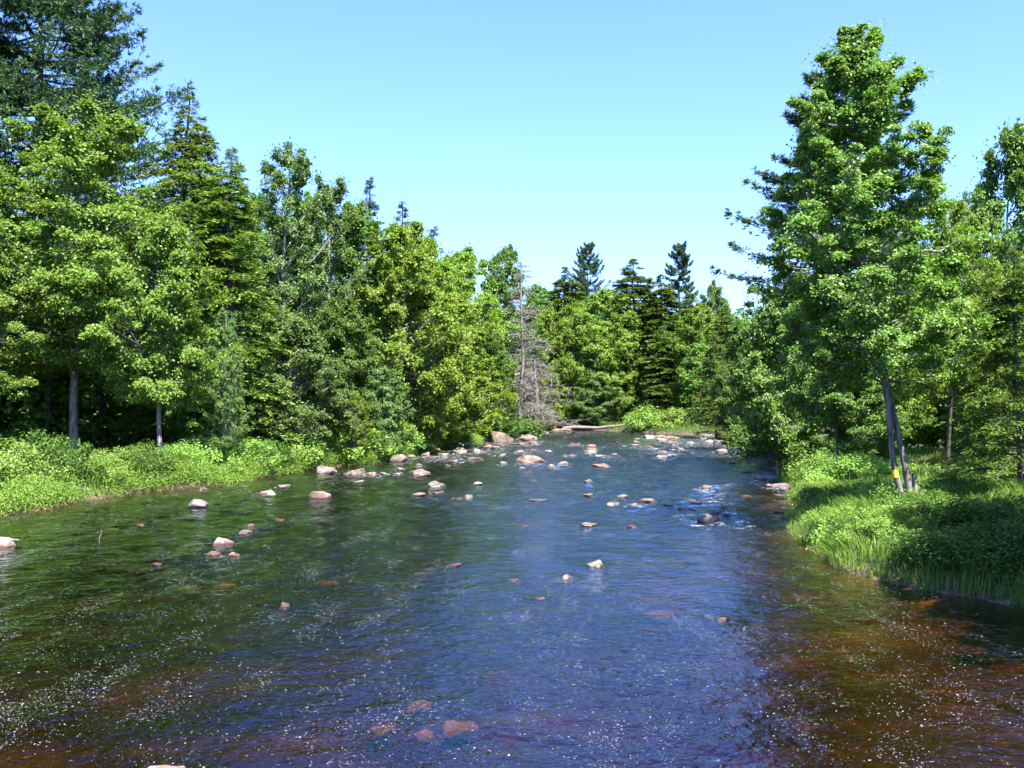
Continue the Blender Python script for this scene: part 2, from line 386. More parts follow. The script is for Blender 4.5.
# ------------------------------------------------------------------ rocks
# (px, base y, width px, height px, material, label)
ROCKS = [
 (198, 508, 27, 12, 'rock_grey', 'pinkish grey boulder standing alone off the left bank, dark on its left end'),
 (319, 499, 24, 13, 'rock_pink', 'blocky flat topped pink boulder in open water, out from the left bank shrubs'),
 (268, 494, 18, 6, 'rock_pale', 'low pale rock slab, the nearer of two pale slabs beside the left bank shrubs'),
 (283, 487, 15, 4, 'rock_pale', 'flat pale stone touching the water just under the left bank shrubs'),
 (328, 474, 26, 13, 'rock_grey', 'largest boulder at the edge of the left bank shrubs, light top and dark face'),
 (356, 475, 24, 8, 'rock_pink', 'long low pink rock right beside the big dark faced boulder'),
 (372, 475, 14, 5, 'rock_pink', 'sloping pink stone on the right end of the long low bank rock'),
 (359, 483, 13, 5, 'rock_pale', 'small rounded pale stone in the water in front of the long low bank rock'),
 (385, 474, 10, 4, 'rock_grey', 'small grey stone between the sloping pink stone and the wide tan rock'),
 (252, 527, 8, 6, 'rock_rust', 'small round rusty stone at the top of the cluster in the brown left water'),
 (245, 533, 16, 5, 'rock_pale', 'low pale stone directly below the round rusty stone of the left cluster'),
 (224, 545, 20, 9, 'rock_pale', 'biggest stone of the cluster in the brown left water, pale and lumpy'),
 (214, 554, 15, 4, 'rock_pale', 'flat white stone, front left one of the cluster in the brown left water'),
 (235, 555, 12, 6, 'rock_pale', 'rounded white stone, front right one of the cluster in the brown left water'),
 (157, 564, 12, 4, 'rock_pink', 'single pinkish stone barely above the brown water left of the stone cluster'),
 (285, 606, 11, 6, 'rock_pink', 'lone smooth pinkish stone at the edge between brown and blue water'),
 (265, 546, 8, 3, 'rock_pale', 'tiny white stone right of the cluster in the brown left water'),
 (142, 525, 11, 3, 'rock_pink', 'thin flat stone awash below the big boulder that stands off the left bank'),
 (280, 520, 15, 3, 'rock_rust', 'flat reddish stone awash halfway between the cluster and the blocky pink boulder'),
 (203, 490, 11, 5, 'rock_pink', 'pink stone at the foot of the left bank shrubs above the lone boulder'),
 (243, 487, 13, 3, 'rock_pale', 'thin pale stone along the waterline left of the two pale slabs'),
 (5, 548, 24, 13, 'rock_pale', 'white rock cut by the left edge of the photo'),
 (500, 443, 30, 13, 'rock_pink', 'big sloping pink bedrock slab at the far left bank beside the bright bush'),
 (526, 441, 28, 8, 'rock_pink', 'flat pink ledge right behind the big sloping bedrock slab'),
 (487, 449, 29, 6, 'rock_pink', 'long thin pink ledge in front of the big sloping bedrock slab'),
 (519, 445, 20, 4, 'rock_pink', 'small low ledge in front of the flat pink ledge at the far left bank'),
 (530, 463, 40, 10, 'rock_pink', 'widest flat pink rock standing in midstream'),
 (519, 453, 14, 4, 'rock_pink', 'small flat rock just upstream of the widest midstream rock'),
 (475, 460, 18, 5, 'rock_pink', 'smooth tan whaleback rock left of the widest midstream rock'),
 (445, 456, 14, 5, 'rock_pink', 'tan rock against the far left bank, behind the smooth whaleback'),
 (455, 462, 12, 4, 'rock_pink', 'small tan stone tucked at the left end of the smooth whaleback'),
 (503, 456, 10, 5, 'rock_pale', 'pale cobble left of the widest midstream rock, the farther of two'),
 (504, 464, 8, 4, 'rock_pale', 'pale cobble left of the widest midstream rock, the nearer of two'),
 (419, 475, 25, 9, 'rock_pink', 'wide tan rock off the left bank with smaller stones around it'),
 (436, 487, 17, 8, 'rock_pink', 'square edged tan rock right below the wide tan rock'),
 (419, 496, 17, 7, 'rock_pink', 'domed pink rock with wet dark foot left of the twin stones'),
 (468, 498, 11, 6, 'rock_pink', 'upright one of the two touching pink stones in the blue water'),
 (458, 499, 15, 4, 'rock_pink', 'flat one of the two touching pink stones in the blue water'),
 (477, 485, 13, 6, 'rock_pale', 'pale stone with foam beside it, right of the square edged tan rock'),
 (437, 494, 13, 4, 'rock_rust', 'low wet reddish stone under the square edged tan rock'),
 (539, 501, 22, 4, 'rock_pale', 'long pale stone lying awash in the centre of the river'),
 (547, 452, 10, 4, 'rock_pale', 'small pale stone right behind the widest midstream rock'),
 (564, 464, 12, 5, 'rock_pink', 'rounded pink stone right of the widest midstream rock'),
 (552, 466, 7, 4, 'rock_pale', 'little pale stone touching the right end of the widest midstream rock'),
 (601, 467, 22, 5, 'rock_rust', 'low reddish rock alone in the middle of the far riffle'),
 (588, 483, 9, 6, 'rock_grey', 'pointed grey stone alone in midstream below the low reddish rock'),
 (588, 496, 14, 4, 'rock_dark', 'dark streaky stone awash below the pointed grey stone'),
 (611, 504, 16, 4, 'rock_pink', 'pale pink stone right of the dark streaky stone'),
 (597, 567, 21, 11, 'rock_grey', 'rounded speckled grey boulder standing alone in the middle of the blue water'),
 (567, 578, 14, 6, 'rock_pink', 'small pinkish stone left of the lone rounded grey boulder'),
 (540, 598, 11, 4, 'rock_pink', 'small pale stone nearest the camera of the three around the lone grey boulder'),
 (588, 526, 19, 5, 'rock_pink', 'flat pink rock at the end of a line of ripples above the lone grey boulder'),
 (524, 526, 11, 3, 'rock_pink', 'small stone awash at the left of the line of ripples'),
 (454, 566, 19, 5, 'rock_pink', 'pinkish stone barely breaking the blue water left of centre'),
 (514, 581, 13, 4, 'rock_rust', 'reddish stone awash left of the lone rounded grey boulder'),
 (522, 469, 7, 3, 'rock_pale', 'tiny pale stone in front of the widest midstream rock'),
 (398, 462, 21, 9, 'rock_pink', 'tan rock leaning on the left bank just past the shrubs'),
 (425, 456, 12, 6, 'rock_pink', 'tan bank stone midway between the shrubs and the bright bush'),
 (412, 458, 10, 6, 'rock_grey', 'greyish bank stone beside the tan leaning rock'),
 (398, 475, 13, 4, 'rock_grey', 'greyish flat stone left of the wide tan rock'),
 (420, 466, 9, 4, 'rock_pink', 'small tan stone just behind the wide tan rock'),
 (449, 466, 9, 3, 'rock_pink', 'small tan stone between the wide tan rock and the smooth whaleback'),
 (458, 450, 14, 5, 'rock_pink', 'tan bank stone left of the long thin pink ledge'),
 (436, 451, 11, 5, 'rock_pink', 'bank stone in the strewn row behind the tan rock of the far left bank'),
 (468, 446, 11, 5, 'rock_pale', 'pale bank stone at the left end of the long thin pink ledge'),
 (706, 522, 27, 10, 'rock_grey', 'large grey boulder with flat top right of midstream'),
 (687, 511, 19, 7, 'rock_pink', 'pale pink rock just left of the large flat topped grey boulder'),
 (647, 502, 21, 6, 'rock_rust', 'broken reddish rock at the left end of the right hand rock bar'),
 (670, 506, 15, 4, 'rock_rust', 'low reddish stone between the broken reddish rock and the pale pink rock'),
 (705, 489, 14, 6, 'rock_rust', 'small wedge shaped reddish rock alone above the grey boulder'),
 (746, 473, 12, 6, 'rock_pale', 'bright pale stone near the shaded right bank'),
 (662, 453, 16, 5, 'rock_pink', 'pink stone of the far right shoal, upper of the two nearest the camera'),
 (661, 458, 13, 5, 'rock_pale', 'pale stone of the far right shoal, nearest the camera'),
 (648, 448, 16, 5, 'rock_rust', 'reddish stone at the left of the far right shoal'),
 (681, 450, 8, 3, 'rock_pale', 'small pale stone alone right of the far right shoal'),
 (636, 443, 8, 5, 'rock_dark', 'dark upright stone at the left tip of the far right shoal'),
 (698, 459, 8, 3, 'rock_pink', 'tiny stone in open water below the far gravel bar'),
 (760, 519, 13, 6, 'rock_rust', 'rusty red stone in the shaded shallows right of the grey boulder'),
 (778, 513, 13, 4, 'rock_rust', 'orange stone lying awash close to the right bank grass'),
 (785, 519, 8, 4, 'rock_rust', 'little orange stone below the orange stone near the right bank grass'),
 (741, 520, 9, 4, 'rock_dark', 'dark wet stone between the grey boulder and the rusty red stone'),
 (632, 527, 11, 3, 'rock_rust', 'flat purplish stone awash below the right hand rock bar'),
 (721, 511, 10, 3, 'rock_pink', 'small stone behind the large flat topped grey boulder'),
 (768, 486, 9, 6, 'rock_pink', 'pinkish stone at the dark foot of the right bank'),
 (753, 480, 7, 4, 'rock_pink', 'small stone left of the pinkish stone at the dark right bank'),
 (747, 497, 12, 4, 'rock_pink', 'low pink stone in the riffle before the dark right bank'),
 (656, 438, 20, 5, 'rock_pink', 'pink rock under the left half of the far twin bushes'),
 (671, 439, 24, 5, 'rock_pink', 'wide pink rock under the right half of the far twin bushes'),
 (690, 438, 18, 5, 'rock_pink', 'pink rock just right of the far twin bushes'),
 (706, 436, 16, 4, 'rock_pale', 'pale rock at the right end of the far gravel bar'),
 (721, 443, 12, 6, 'rock_pink', 'pink rock at the corner of the far gravel bar and the dark right bank'),
 (722, 452, 15, 6, 'rock_dark', 'dark shaded rock at the far corner of the right bank'),
 (730, 464, 15, 6, 'rock_dark', 'dark shaded rock on the right bank below the far corner'),
 (783, 489, 28, 12, 'rock_dark', 'big dark boulder in the shade under the right bank shrubs'),
 (882, 576, 7, 10, 'rock_pale', 'small upright white stone at the waterline of the right bank grass'),
 (722, 619, 10, 4, 'rock_pale', 'small white stone alone in the near right water'),
 (167, 785, 60, 24, 'rock_pink', 'tan rock cut by the bottom edge of the photo'),
 (560, 431, 22, 4, 'rock_pink', 'pink ledge at the far end of the river left of the grey log'),
 (585, 428, 14, 5, 'rock_pale', 'pale boulder against the dark far bank behind the grey log'),
 (541, 433, 18, 5, 'rock_dark', 'dark rock at the far bend below the dead tree'),
]
rr_ = RNG(77)
def strew(n, x0, x1, yf, jit, mats_, lab):
    for _ in range(n):
        px_ = rr_.uniform(x0, x1); wd_ = rr_.uniform(6, 15)
        ROCKS.append((px_, yf(px_) + rr_.uniform(-jit, jit), wd_, wd_ * rr_.uniform(.25, .45), mats_[rr_.integers(len(mats_))], lab))
strew(16, 388, 500, lambda q: 470 - (q - 388) * .22, 3, ['rock_pink', 'rock_grey', 'rock_pale'], 'small low stone in the strewn rocky edge of the far left bank')
strew(13, 530, 640, lambda q: 447, 9, ['rock_pink', 'rock_pale', 'rock_rust'], 'small low stone in the far riffle between the midstream rock and the right shoal')
strew(12, 600, 745, lambda q: 500 + (q - 600) * .1, 9, ['rock_rust', 'rock_pink', 'rock_dark'], 'small low stone strewn along the right hand rock bar')
strew(9, 632, 732, lambda q: 442, 4, ['rock_pink', 'rock_pale'], 'small low stone of the gravel bar under the far twin bushes')
strew(8, 736, 800, lambda q: 470 + (q - 736) * .55, 5, ['rock_dark', 'rock_pink'], 'small stone in the shaded shallows along the right bank')
SUNKEN = [
 (458, 713, 36, 'orange brown slab just under the blue water near the bottom of the photo'),
 (382, 714, 26, 'reddish stone sunk left of the orange brown slab'),
 (425, 720, 20, 'small sunken stone touching the left end of the orange brown slab'),
 (420, 566, 20, 'sunken pink stone left of the pinkish stone that breaks the water'),
 (225, 577, 20, 'orange sunken stone below the stone cluster in the brown water'),
 (190, 579, 18, 'orange sunken stone left of the one below the stone cluster'),
 (112, 531, 24, 'long orange sunken stone left of the thin flat awash stone'),
 (330, 575, 22, 'sunken reddish stone right of the stone cluster, in the blue edge'),
 (560, 572, 30, 'purplish sunken rock left of the small stone by the grey boulder'),
 (655, 604, 34, 'purplish sunken slab right of the lone grey boulder'),
 (420, 690, 26, 'pinkish sunken stone above the orange brown slab'),
]

def ico(sub):
    import bmesh
    bm = bmesh.new(); bmesh.ops.create_icosphere(bm, subdivisions=sub, radius=1)
    V = np.array([v.co[:] for v in bm.verts]); bm.verts.index_update()
    F = np.array([[v.index for v in f.verts] for f in bm.faces]); bm.free()
    return V, F
IV, IF = ico(4)

def rock_mesh(seed, sx, sy, sz, mt, slab=False):
    r = RNG(seed); V = IV.copy()
    V = np.sign(V) * np.abs(V) ** .8
    for _ in range(16):
        n = nrm(r.normal(size=3)); d = r.uniform(.5, .88)
        if slab and n[2] > .5: d = .6
        over = np.maximum(V @ n - d, 0)
        V = V - over[:, None] * n * .93
    top = nrm(np.array([r.normal() * .25, r.normal() * .2, 1.0]))
    V = V - np.maximum(V @ top - r.uniform(.5, .75), 0)[:, None] * top * .9
    k = 0
    for f, a in ((2.2, .05), (5, .035), (11, .022), (22, .012)):
        for _ in range(3):
            dvec = nrm(r.normal(size=3)) * f
            k = k + a * np.sin(V @ dvec + r.random() * 6.28)
    V = V * (1 + k[:, None])
    V /= np.abs(V).max(axis=0)
    V = V * np.array([sx, sy, sz])
    a = r.uniform(-.35, .35)
    V[:, :2] = V[:, :2] @ np.array([[math.cos(a), -math.sin(a)], [math.sin(a), math.cos(a)]])
    me = make_mesh('rock', V, IF, [mt], None, None, True)
    return me

ROCK_POS = []
for i, (px, by, wp, hp, mk, lab) in enumerate(ROCKS):
    D = CAM_H * F_PX / (by - HOR)
    wd = wp / F_PX * D; h = max(hp / F_PX * D * .95, .05)
    r = RNG(100 + i)
    dep = min(wd * r.uniform(.75, 1.0), 2.6)
    h = (.95 if hp >= 8 else .72) * max(h - dep * .5 * 5.0 / D, .55 * h)              # the top face seen at a slant adds to the height in pixels
    flat = hp <= 4
    sz = h + .03
    y = D + dep * .5
    o = link('rock', rock_mesh(100 + i, wd / 2, dep / 2, sz, M[mk]))
    o.location = (at(px, D) * y / D, y, -.03)
    tag(o, lab, 'rock', 'rocks in and along the river')
    ROCK_POS.append((o.location[0], y, wd, by))
for i, (px, by, wp, lab) in enumerate(SUNKEN):
    D = CAM_H * F_PX / (by - HOR); wd = wp / F_PX * D
    sz = .13
    o = link('sunken_rock', rock_mesh(400 + i, wd * .6, wd * .42, sz, M['sunken'], True))
    o.location = (at(px, D), D, -.13 - sz)
    tag(o, lab, 'rock', 'rocks under the water')

# ------------------------------------------------------------------ water
xs = np.arange(-48, 42.01, .3); ys = np.concatenate([np.arange(-25, 8, 1.0), np.arange(8, 110, .3), np.arange(110, 205, .6)])
X, Y = np.meshgrid(xs, ys); x = X.ravel(); y = Y.ravel()
rif = .14 + .40 * np.clip((y - 38) / 55, 0, 1) + .07 * sines(x, y, 21, 6, .08, .35) + .05 * sines(x * 1.6, y * .5, 22, 6, .3, 1.2)
for rx, ry, rw, by in ROCK_POS:
    dx = x - rx; dy = ry - y
    sel = (np.abs(dx) < rw * 3 + 1) & (dy > -1.5 - rw) & (dy < 9 + rw * 4)
    dd = np.exp(-(dx[sel] / (rw * .75 + .2)) ** 2) * np.where(dy[sel] > 0, np.exp(-dy[sel] / (2.0 + rw * 2.)), np.exp(dy[sel] / .4))
    rif[sel] += .30 * dd
dw = bank_d(x, y)
rif += np.where(x > 0, .26, .10) * np.exp(-((dw + 3.6 + .6 * sines(x, y, 23, 4, .15, .5)) / 1.1) ** 2) * np.clip(.5 + sines(x, y, 24, 5, .3, 1.2), 0, 1.2) * (y < 60)
rif = np.clip(rif, 0, .72)
amp = .005 + .046 * rif
z = amp * (sines(x, y, 31, 10, 2.0, 6.5) + .8 * sines(x, y * 1.6, 32, 10, 5, 11)) * np.clip(1.2 - y / 260, .3, 1)
V = np.stack([x, y, z], -1); nx, ny = len(xs), len(ys)
i = (np.arange(ny - 1)[:, None] * nx + np.arange(nx - 1)[None, :]).ravel()
Fq = np.stack([i, i + 1, i + nx + 1, i + nx], -1)
cx = x[Fq].mean(1); cy = y[Fq].mean(1)
Fq = Fq[sdf(cx, cy) < 2.0]
used = np.unique(Fq); remap = np.zeros(len(V), np.int64); remap[used] = np.arange(len(used))

m, nt, out = mat('tannin_river_water')
ge = N(nt, 'ShaderNodeNewGeometry'); pos = ge.outputs['Position']
ra = N(nt, 'ShaderNodeAttribute', attribute_name='riffle').outputs['Fac']
mp = N(nt, 'ShaderNodeMapping'); mp.inputs['Rotation'].default_value = (0, 0, math.radians(12)); mp.inputs['Scale'].default_value = (1, .55, 1)
nt.links.new(pos, mp.inputs[0]); fl = mp.outputs[0]
mp2 = N(nt, 'ShaderNodeMapping'); mp2.inputs['Rotation'].default_value = (0, 0, math.radians(14)); mp2.inputs['Scale'].default_value = (1, .22, 1)
nt.links.new(pos, mp2.inputs[0]); streak = mp2.outputs[0]
h = mth(nt, 'MULTIPLY', noise(nt, pos, 1.6, 2), .050)
h = mth(nt, 'ADD', h, mth(nt, 'MULTIPLY', noise(nt, pos, 4.5, 3, .6), .026))
h = mth(nt, 'ADD', h, mth(nt, 'MULTIPLY', noise(nt, pos, 13, 2, .6), .008))
h = mth(nt, 'MULTIPLY', h, mth(nt, 'MULTIPLY_ADD', ra, 3.4, .42))
bp = N(nt, 'ShaderNodeBump', i_Strength=1.0, i_Distance=1.0)
nt.links.new(h, bp.inputs['Height'])
fr = N(nt, 'ShaderNodeFresnel', i_IOR=1.38); bpf = N(nt, 'ShaderNodeBump', i_Strength=.9, i_Distance=1.0); nt.links.new(h, bpf.inputs['Height'])
nt.links.new(bpf.outputs[0], fr.inputs['Normal'])
gl = N(nt, 'ShaderNodeBsdfGlossy', i_Roughness=.05); gl.inputs[0].default_value = (.80, .95, 1, 1); nt.links.new(bp.outputs[0], gl.inputs['Normal'])
tr = N(nt, 'ShaderNodeBsdfTransparent'); tr.inputs[0].default_value = (.96, .93, .88, 1)
wm = N(nt, 'ShaderNodeMixShader'); nt.links.new(fr.outputs[0], wm.inputs[0])
nt.links.new(tr.outputs[0], wm.inputs[1]); nt.links.new(gl.outputs[0], wm.inputs[2])
# drifting bubbles and foam flecks, plus sun glints painted in as white specks
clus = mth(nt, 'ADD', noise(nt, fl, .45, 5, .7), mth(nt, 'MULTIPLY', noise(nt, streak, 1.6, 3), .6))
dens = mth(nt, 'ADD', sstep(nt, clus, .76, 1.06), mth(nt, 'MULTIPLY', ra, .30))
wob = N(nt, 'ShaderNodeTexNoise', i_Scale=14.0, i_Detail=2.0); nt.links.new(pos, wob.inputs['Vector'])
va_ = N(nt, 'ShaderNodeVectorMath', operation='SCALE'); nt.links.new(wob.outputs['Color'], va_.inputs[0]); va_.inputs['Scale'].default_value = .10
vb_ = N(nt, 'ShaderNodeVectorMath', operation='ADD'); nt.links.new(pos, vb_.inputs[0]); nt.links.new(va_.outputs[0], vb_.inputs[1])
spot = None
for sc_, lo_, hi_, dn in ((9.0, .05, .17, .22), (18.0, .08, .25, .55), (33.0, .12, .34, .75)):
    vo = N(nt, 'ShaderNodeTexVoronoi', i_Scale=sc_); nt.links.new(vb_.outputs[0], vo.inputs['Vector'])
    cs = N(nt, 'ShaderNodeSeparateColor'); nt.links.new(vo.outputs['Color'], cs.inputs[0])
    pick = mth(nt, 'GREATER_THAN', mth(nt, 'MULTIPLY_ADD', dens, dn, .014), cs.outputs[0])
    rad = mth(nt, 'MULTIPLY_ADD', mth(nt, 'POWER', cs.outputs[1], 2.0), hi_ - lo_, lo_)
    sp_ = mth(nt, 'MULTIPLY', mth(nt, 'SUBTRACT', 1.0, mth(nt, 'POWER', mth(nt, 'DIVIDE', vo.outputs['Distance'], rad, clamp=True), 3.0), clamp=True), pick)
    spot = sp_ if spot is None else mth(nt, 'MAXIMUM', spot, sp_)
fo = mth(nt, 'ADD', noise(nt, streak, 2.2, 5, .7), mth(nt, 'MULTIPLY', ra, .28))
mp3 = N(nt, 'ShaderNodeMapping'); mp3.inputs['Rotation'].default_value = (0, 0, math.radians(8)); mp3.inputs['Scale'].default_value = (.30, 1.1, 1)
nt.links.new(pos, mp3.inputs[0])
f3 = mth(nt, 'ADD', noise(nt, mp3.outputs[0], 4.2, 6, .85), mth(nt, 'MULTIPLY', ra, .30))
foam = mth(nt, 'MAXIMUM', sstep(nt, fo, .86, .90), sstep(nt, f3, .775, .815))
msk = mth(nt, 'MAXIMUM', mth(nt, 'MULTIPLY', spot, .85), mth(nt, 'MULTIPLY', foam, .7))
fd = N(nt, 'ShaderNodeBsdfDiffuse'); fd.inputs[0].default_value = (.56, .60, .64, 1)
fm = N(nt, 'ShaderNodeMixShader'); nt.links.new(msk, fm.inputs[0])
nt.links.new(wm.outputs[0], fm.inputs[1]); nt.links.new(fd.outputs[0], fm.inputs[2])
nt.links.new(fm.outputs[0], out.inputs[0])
va = N(nt, 'ShaderNodeVolumeAbsorption', i_Density=3.9); va.inputs[0].default_value = (.70, .53, .10, 1)
nt.links.new(va.outputs[0], out.inputs['Volume'])
M['water'] = m
# close the sheet into a body of water: the same outline again below the river bed, and a wall round the edge
Ft = remap[Fq]; nt_ = len(used)
E_ = np.concatenate([Ft[:, [0, 1]], Ft[:, [1, 2]], Ft[:, [2, 3]], Ft[:, [3, 0]]])
key = E_[:, 0] * nt_ + E_[:, 1]; rkey = E_[:, 1] * nt_ + E_[:, 0]
Eb = E_[~np.isin(key, rkey)]
Vb = V[used].copy(); Vb[:, 2] = -2.2
Fall = np.concatenate([Ft, Ft[:, ::-1] + nt_, np.stack([Eb[:, 1], Eb[:, 0], Eb[:, 0] + nt_, Eb[:, 1] + nt_], -1)])
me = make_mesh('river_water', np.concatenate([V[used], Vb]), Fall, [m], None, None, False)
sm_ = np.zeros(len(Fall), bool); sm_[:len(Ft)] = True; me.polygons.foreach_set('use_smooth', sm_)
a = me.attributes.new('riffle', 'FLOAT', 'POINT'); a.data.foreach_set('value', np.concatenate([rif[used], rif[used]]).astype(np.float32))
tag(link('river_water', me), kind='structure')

# ------------------------------------------------------------------ tree prototypes
def trunk_line(r, H, k, wob=.012, lean=(0, 0)):
    t = np.linspace(0, 1, k)
    ph = r.random(4) * 6.28
    x = H * (lean[0] * t + wob * (np.sin(t * 5 + ph[0]) - math.sin(ph[0]) + .5 * (np.sin(t * 11 + ph[1]) - math.sin(ph[1]))))
    y = H * (lean[1] * t + wob * (np.sin(t * 5 + ph[2]) - math.sin(ph[2]) + .5 * (np.sin(t * 11 + ph[3]) - math.sin(ph[3]))))
    return np.stack([x, y, t * H], -1)

def line_at(L, z):
    return np.stack([np.interp(z, L[:, 2], L[:, 0]), np.interp(z, L[:, 2], L[:, 1]), z], -1)

PROF = {
 'round': lambda t: np.clip(np.sin(np.pi * np.clip(.16 + .84 * t, 0, 1)), 0, 1) ** .62,
 'maple': lambda t: np.clip(1.0 - np.clip(t - .36, 0, 1) / .68, 0, 1) ** .52 * np.clip(.55 + t * 1.6, 0, 1),
 'tall': lambda t: np.clip(1.02 - t, 0, 1) ** .45 * np.clip(.45 + t * 1.6, 0, 1),
 'big': lambda t: np.interp(t, [0, .2, .4, .55, .67, .8, .9, .96, 1], [.72, 1, .93, .83, .74, .60, .40, .22, .03]),
 'cone': lambda t: np.clip(1.03 - t, 0, 1) ** .72 * np.clip(.62 + t * 2.2, 0, 1),
}

def clump_leaves(r, g, C, rc, axis_pts, m, leaf, flat=.5, up=.9, jit=.65, droop=.25):
    n = len(C)
    out = nrm((C - axis_pts) * np.array([1, 1, .35]) + 1e-6)
    b = ball(r, n * m).reshape(n, m, 3)
    b[..., 2] *= flat
    off = b * rc[:, None, None]
    hor = np.linalg.norm(off[..., :2], axis=-1)
    off[..., 2] -= droop * hor ** 2 / np.maximum(rc[:, None], .1)
    P = (C[:, None, :] + off).reshape(-1, 3)
    o = np.repeat(out, m, 0)
    nv = nrm(np.array([0, 0, up]) + o * .45 + r.normal(size=(len(P), 3)) * jit)
    ud = r.normal(size=(len(P), 3)) + nrm(off.reshape(-1, 3)) * .8 + np.array([0, 0, -.35])
    L = leaf * r.uniform(.7, 1.35, len(P))
    V, F = leaves(P, ud, nv, L, L * r.uniform(.6, .85, len(P)))
    cl = np.repeat(r.random(n), m)
    g.add(V, F, np.clip(.32 * cl + .68 * r.random(len(P)), 0, 1))

def broadleaf(seed, H=20., R=6., cb=.15, nb=64, cl=7, m=130, leaf=.21, rc=1.0, prof='maple', mleaf='maple', bark='bark', flat=.5, rise=(.25, .8),
              stems=None, axis_line=None, tr=.010, lob=1.0, spread=.16):
    r = RNG(seed)
    line = trunk_line(r, H * .97, 14) if axis_line is None else axis_line
    t = (np.arange(nb) + r.random(nb)) / nb
    t = t ** .9
    pr = PROF[prof](t); az = np.arange(nb) * 2.39996 + r.normal(0, .5, nb)
    ph = r.random(6) * 6.28
    lb = 1 + lob * (.15 * np.sin(3 * az + ph[0] + 5 * t) + .12 * np.sin(5 * az + ph[1] - 9 * t) + .10 * np.sin(2 * az + ph[2] + 14 * t))
    rr = R * pr * lb * r.uniform(.72, 1.12, nb) + .25
    zt = H * (cb + (1 - cb) * t)
    ax = line_at(line, np.minimum(zt, line[-1, 2]))
    d = np.stack([np.cos(az), np.sin(az), np.zeros(nb)], -1); side = np.stack([-np.sin(az), np.cos(az), np.zeros(nb)], -1)
    E = ax + d * rr[:, None]; E[:, 2] = zt
    rs = r.uniform(*rise, nb) * (.35 + .65 * np.clip(t * 1.8, 0, 1))
    z0 = np.clip(zt - rr * rs - .2, min(cb * H + .4, H * .3) * r.uniform(.85, 1.1, nb), line[-1, 2] * .97)
    A = line_at(line, z0)
    bend = r.uniform(-.12, .05, nb) * rr
    def path(sv, ii):
        P = A[ii] + (E[ii] - A[ii]) * sv[..., None]
        P[..., 2] += np.sin(np.pi * sv) * bend[ii]
        return P
    # leaf clumps along the outer part of every bough
    ii = np.repeat(np.arange(nb), cl); sv = r.uniform(.28, 1.04, nb * cl); sv[::cl] = .98; sv[1::cl] = .9
    C = path(sv, ii) + side[ii] * (r.normal(0, spread, nb * cl) * rr[ii] * (1.15 - .6 * sv))[:, None]
    C[:, 2] += r.normal(.05, .22, nb * cl)
    tt_ = np.clip((C[:, 2] / H - cb) / (1 - cb), 0, 1)
    rcs = rc * r.uniform(.55, 1.15, nb * cl) * (1.12 - .5 * sv) * (1 - .40 * tt_ ** 2)
    g = Geo(); clump_leaves(r, g, C, rcs, line_at(line, np.clip(C[:, 2], 0, line[-1, 2])), m, leaf, flat)
    loose = C[r.random(len(C)) < .5]
    clump_leaves(r, g, loose, np.full(len(loose), rc * 1.15), line_at(line, np.clip(loose[:, 2], 0, line[-1, 2])), m // 4, leaf, .7)
    gt = Geo(); k = len(line); tt = np.linspace(0, 1, k)
    if stems is None:
        rad = H * tr * (1 - tt) ** .8 + .03 + H * tr * .6 * np.exp(-tt * 28)
        gt.add(*tubes(line[None], rad[None], 9))
    else:
        for P_, R_ in stems: gt.add(*tubes(np.array(P_)[None], np.array(R_)[None], 10))
    s7 = np.broadcast_to(np.linspace(0, 1, 8), (nb, 8))
    Bz = path(s7, np.arange(nb)[:, None])
    Bz += r.normal(0, .025, Bz.shape) * np.sin(np.pi * s7)[..., None] * rr[:, None, None]
    gt.add(*tubes(Bz, (.014 + .012 * rr)[:, None] * (1 - .85 * s7) + .006, 5))
    A2 = path(np.clip(sv - .18, .05, 1), ii); s3 = np.linspace(0, 1, 4)[None, :, None]
    Tw = A2[:, None, :] + (C - A2)[:, None, :] * s3
    gt.add(*tubes(Tw, np.broadcast_to(np.array([.018, .014, .009, .004]), (len(C), 4)), 3))
    return dict(H=H, R=R, trunk=gt.mesh('trunk', [M[bark]], True), crown=g.mesh('crown', [M[mleaf]]))

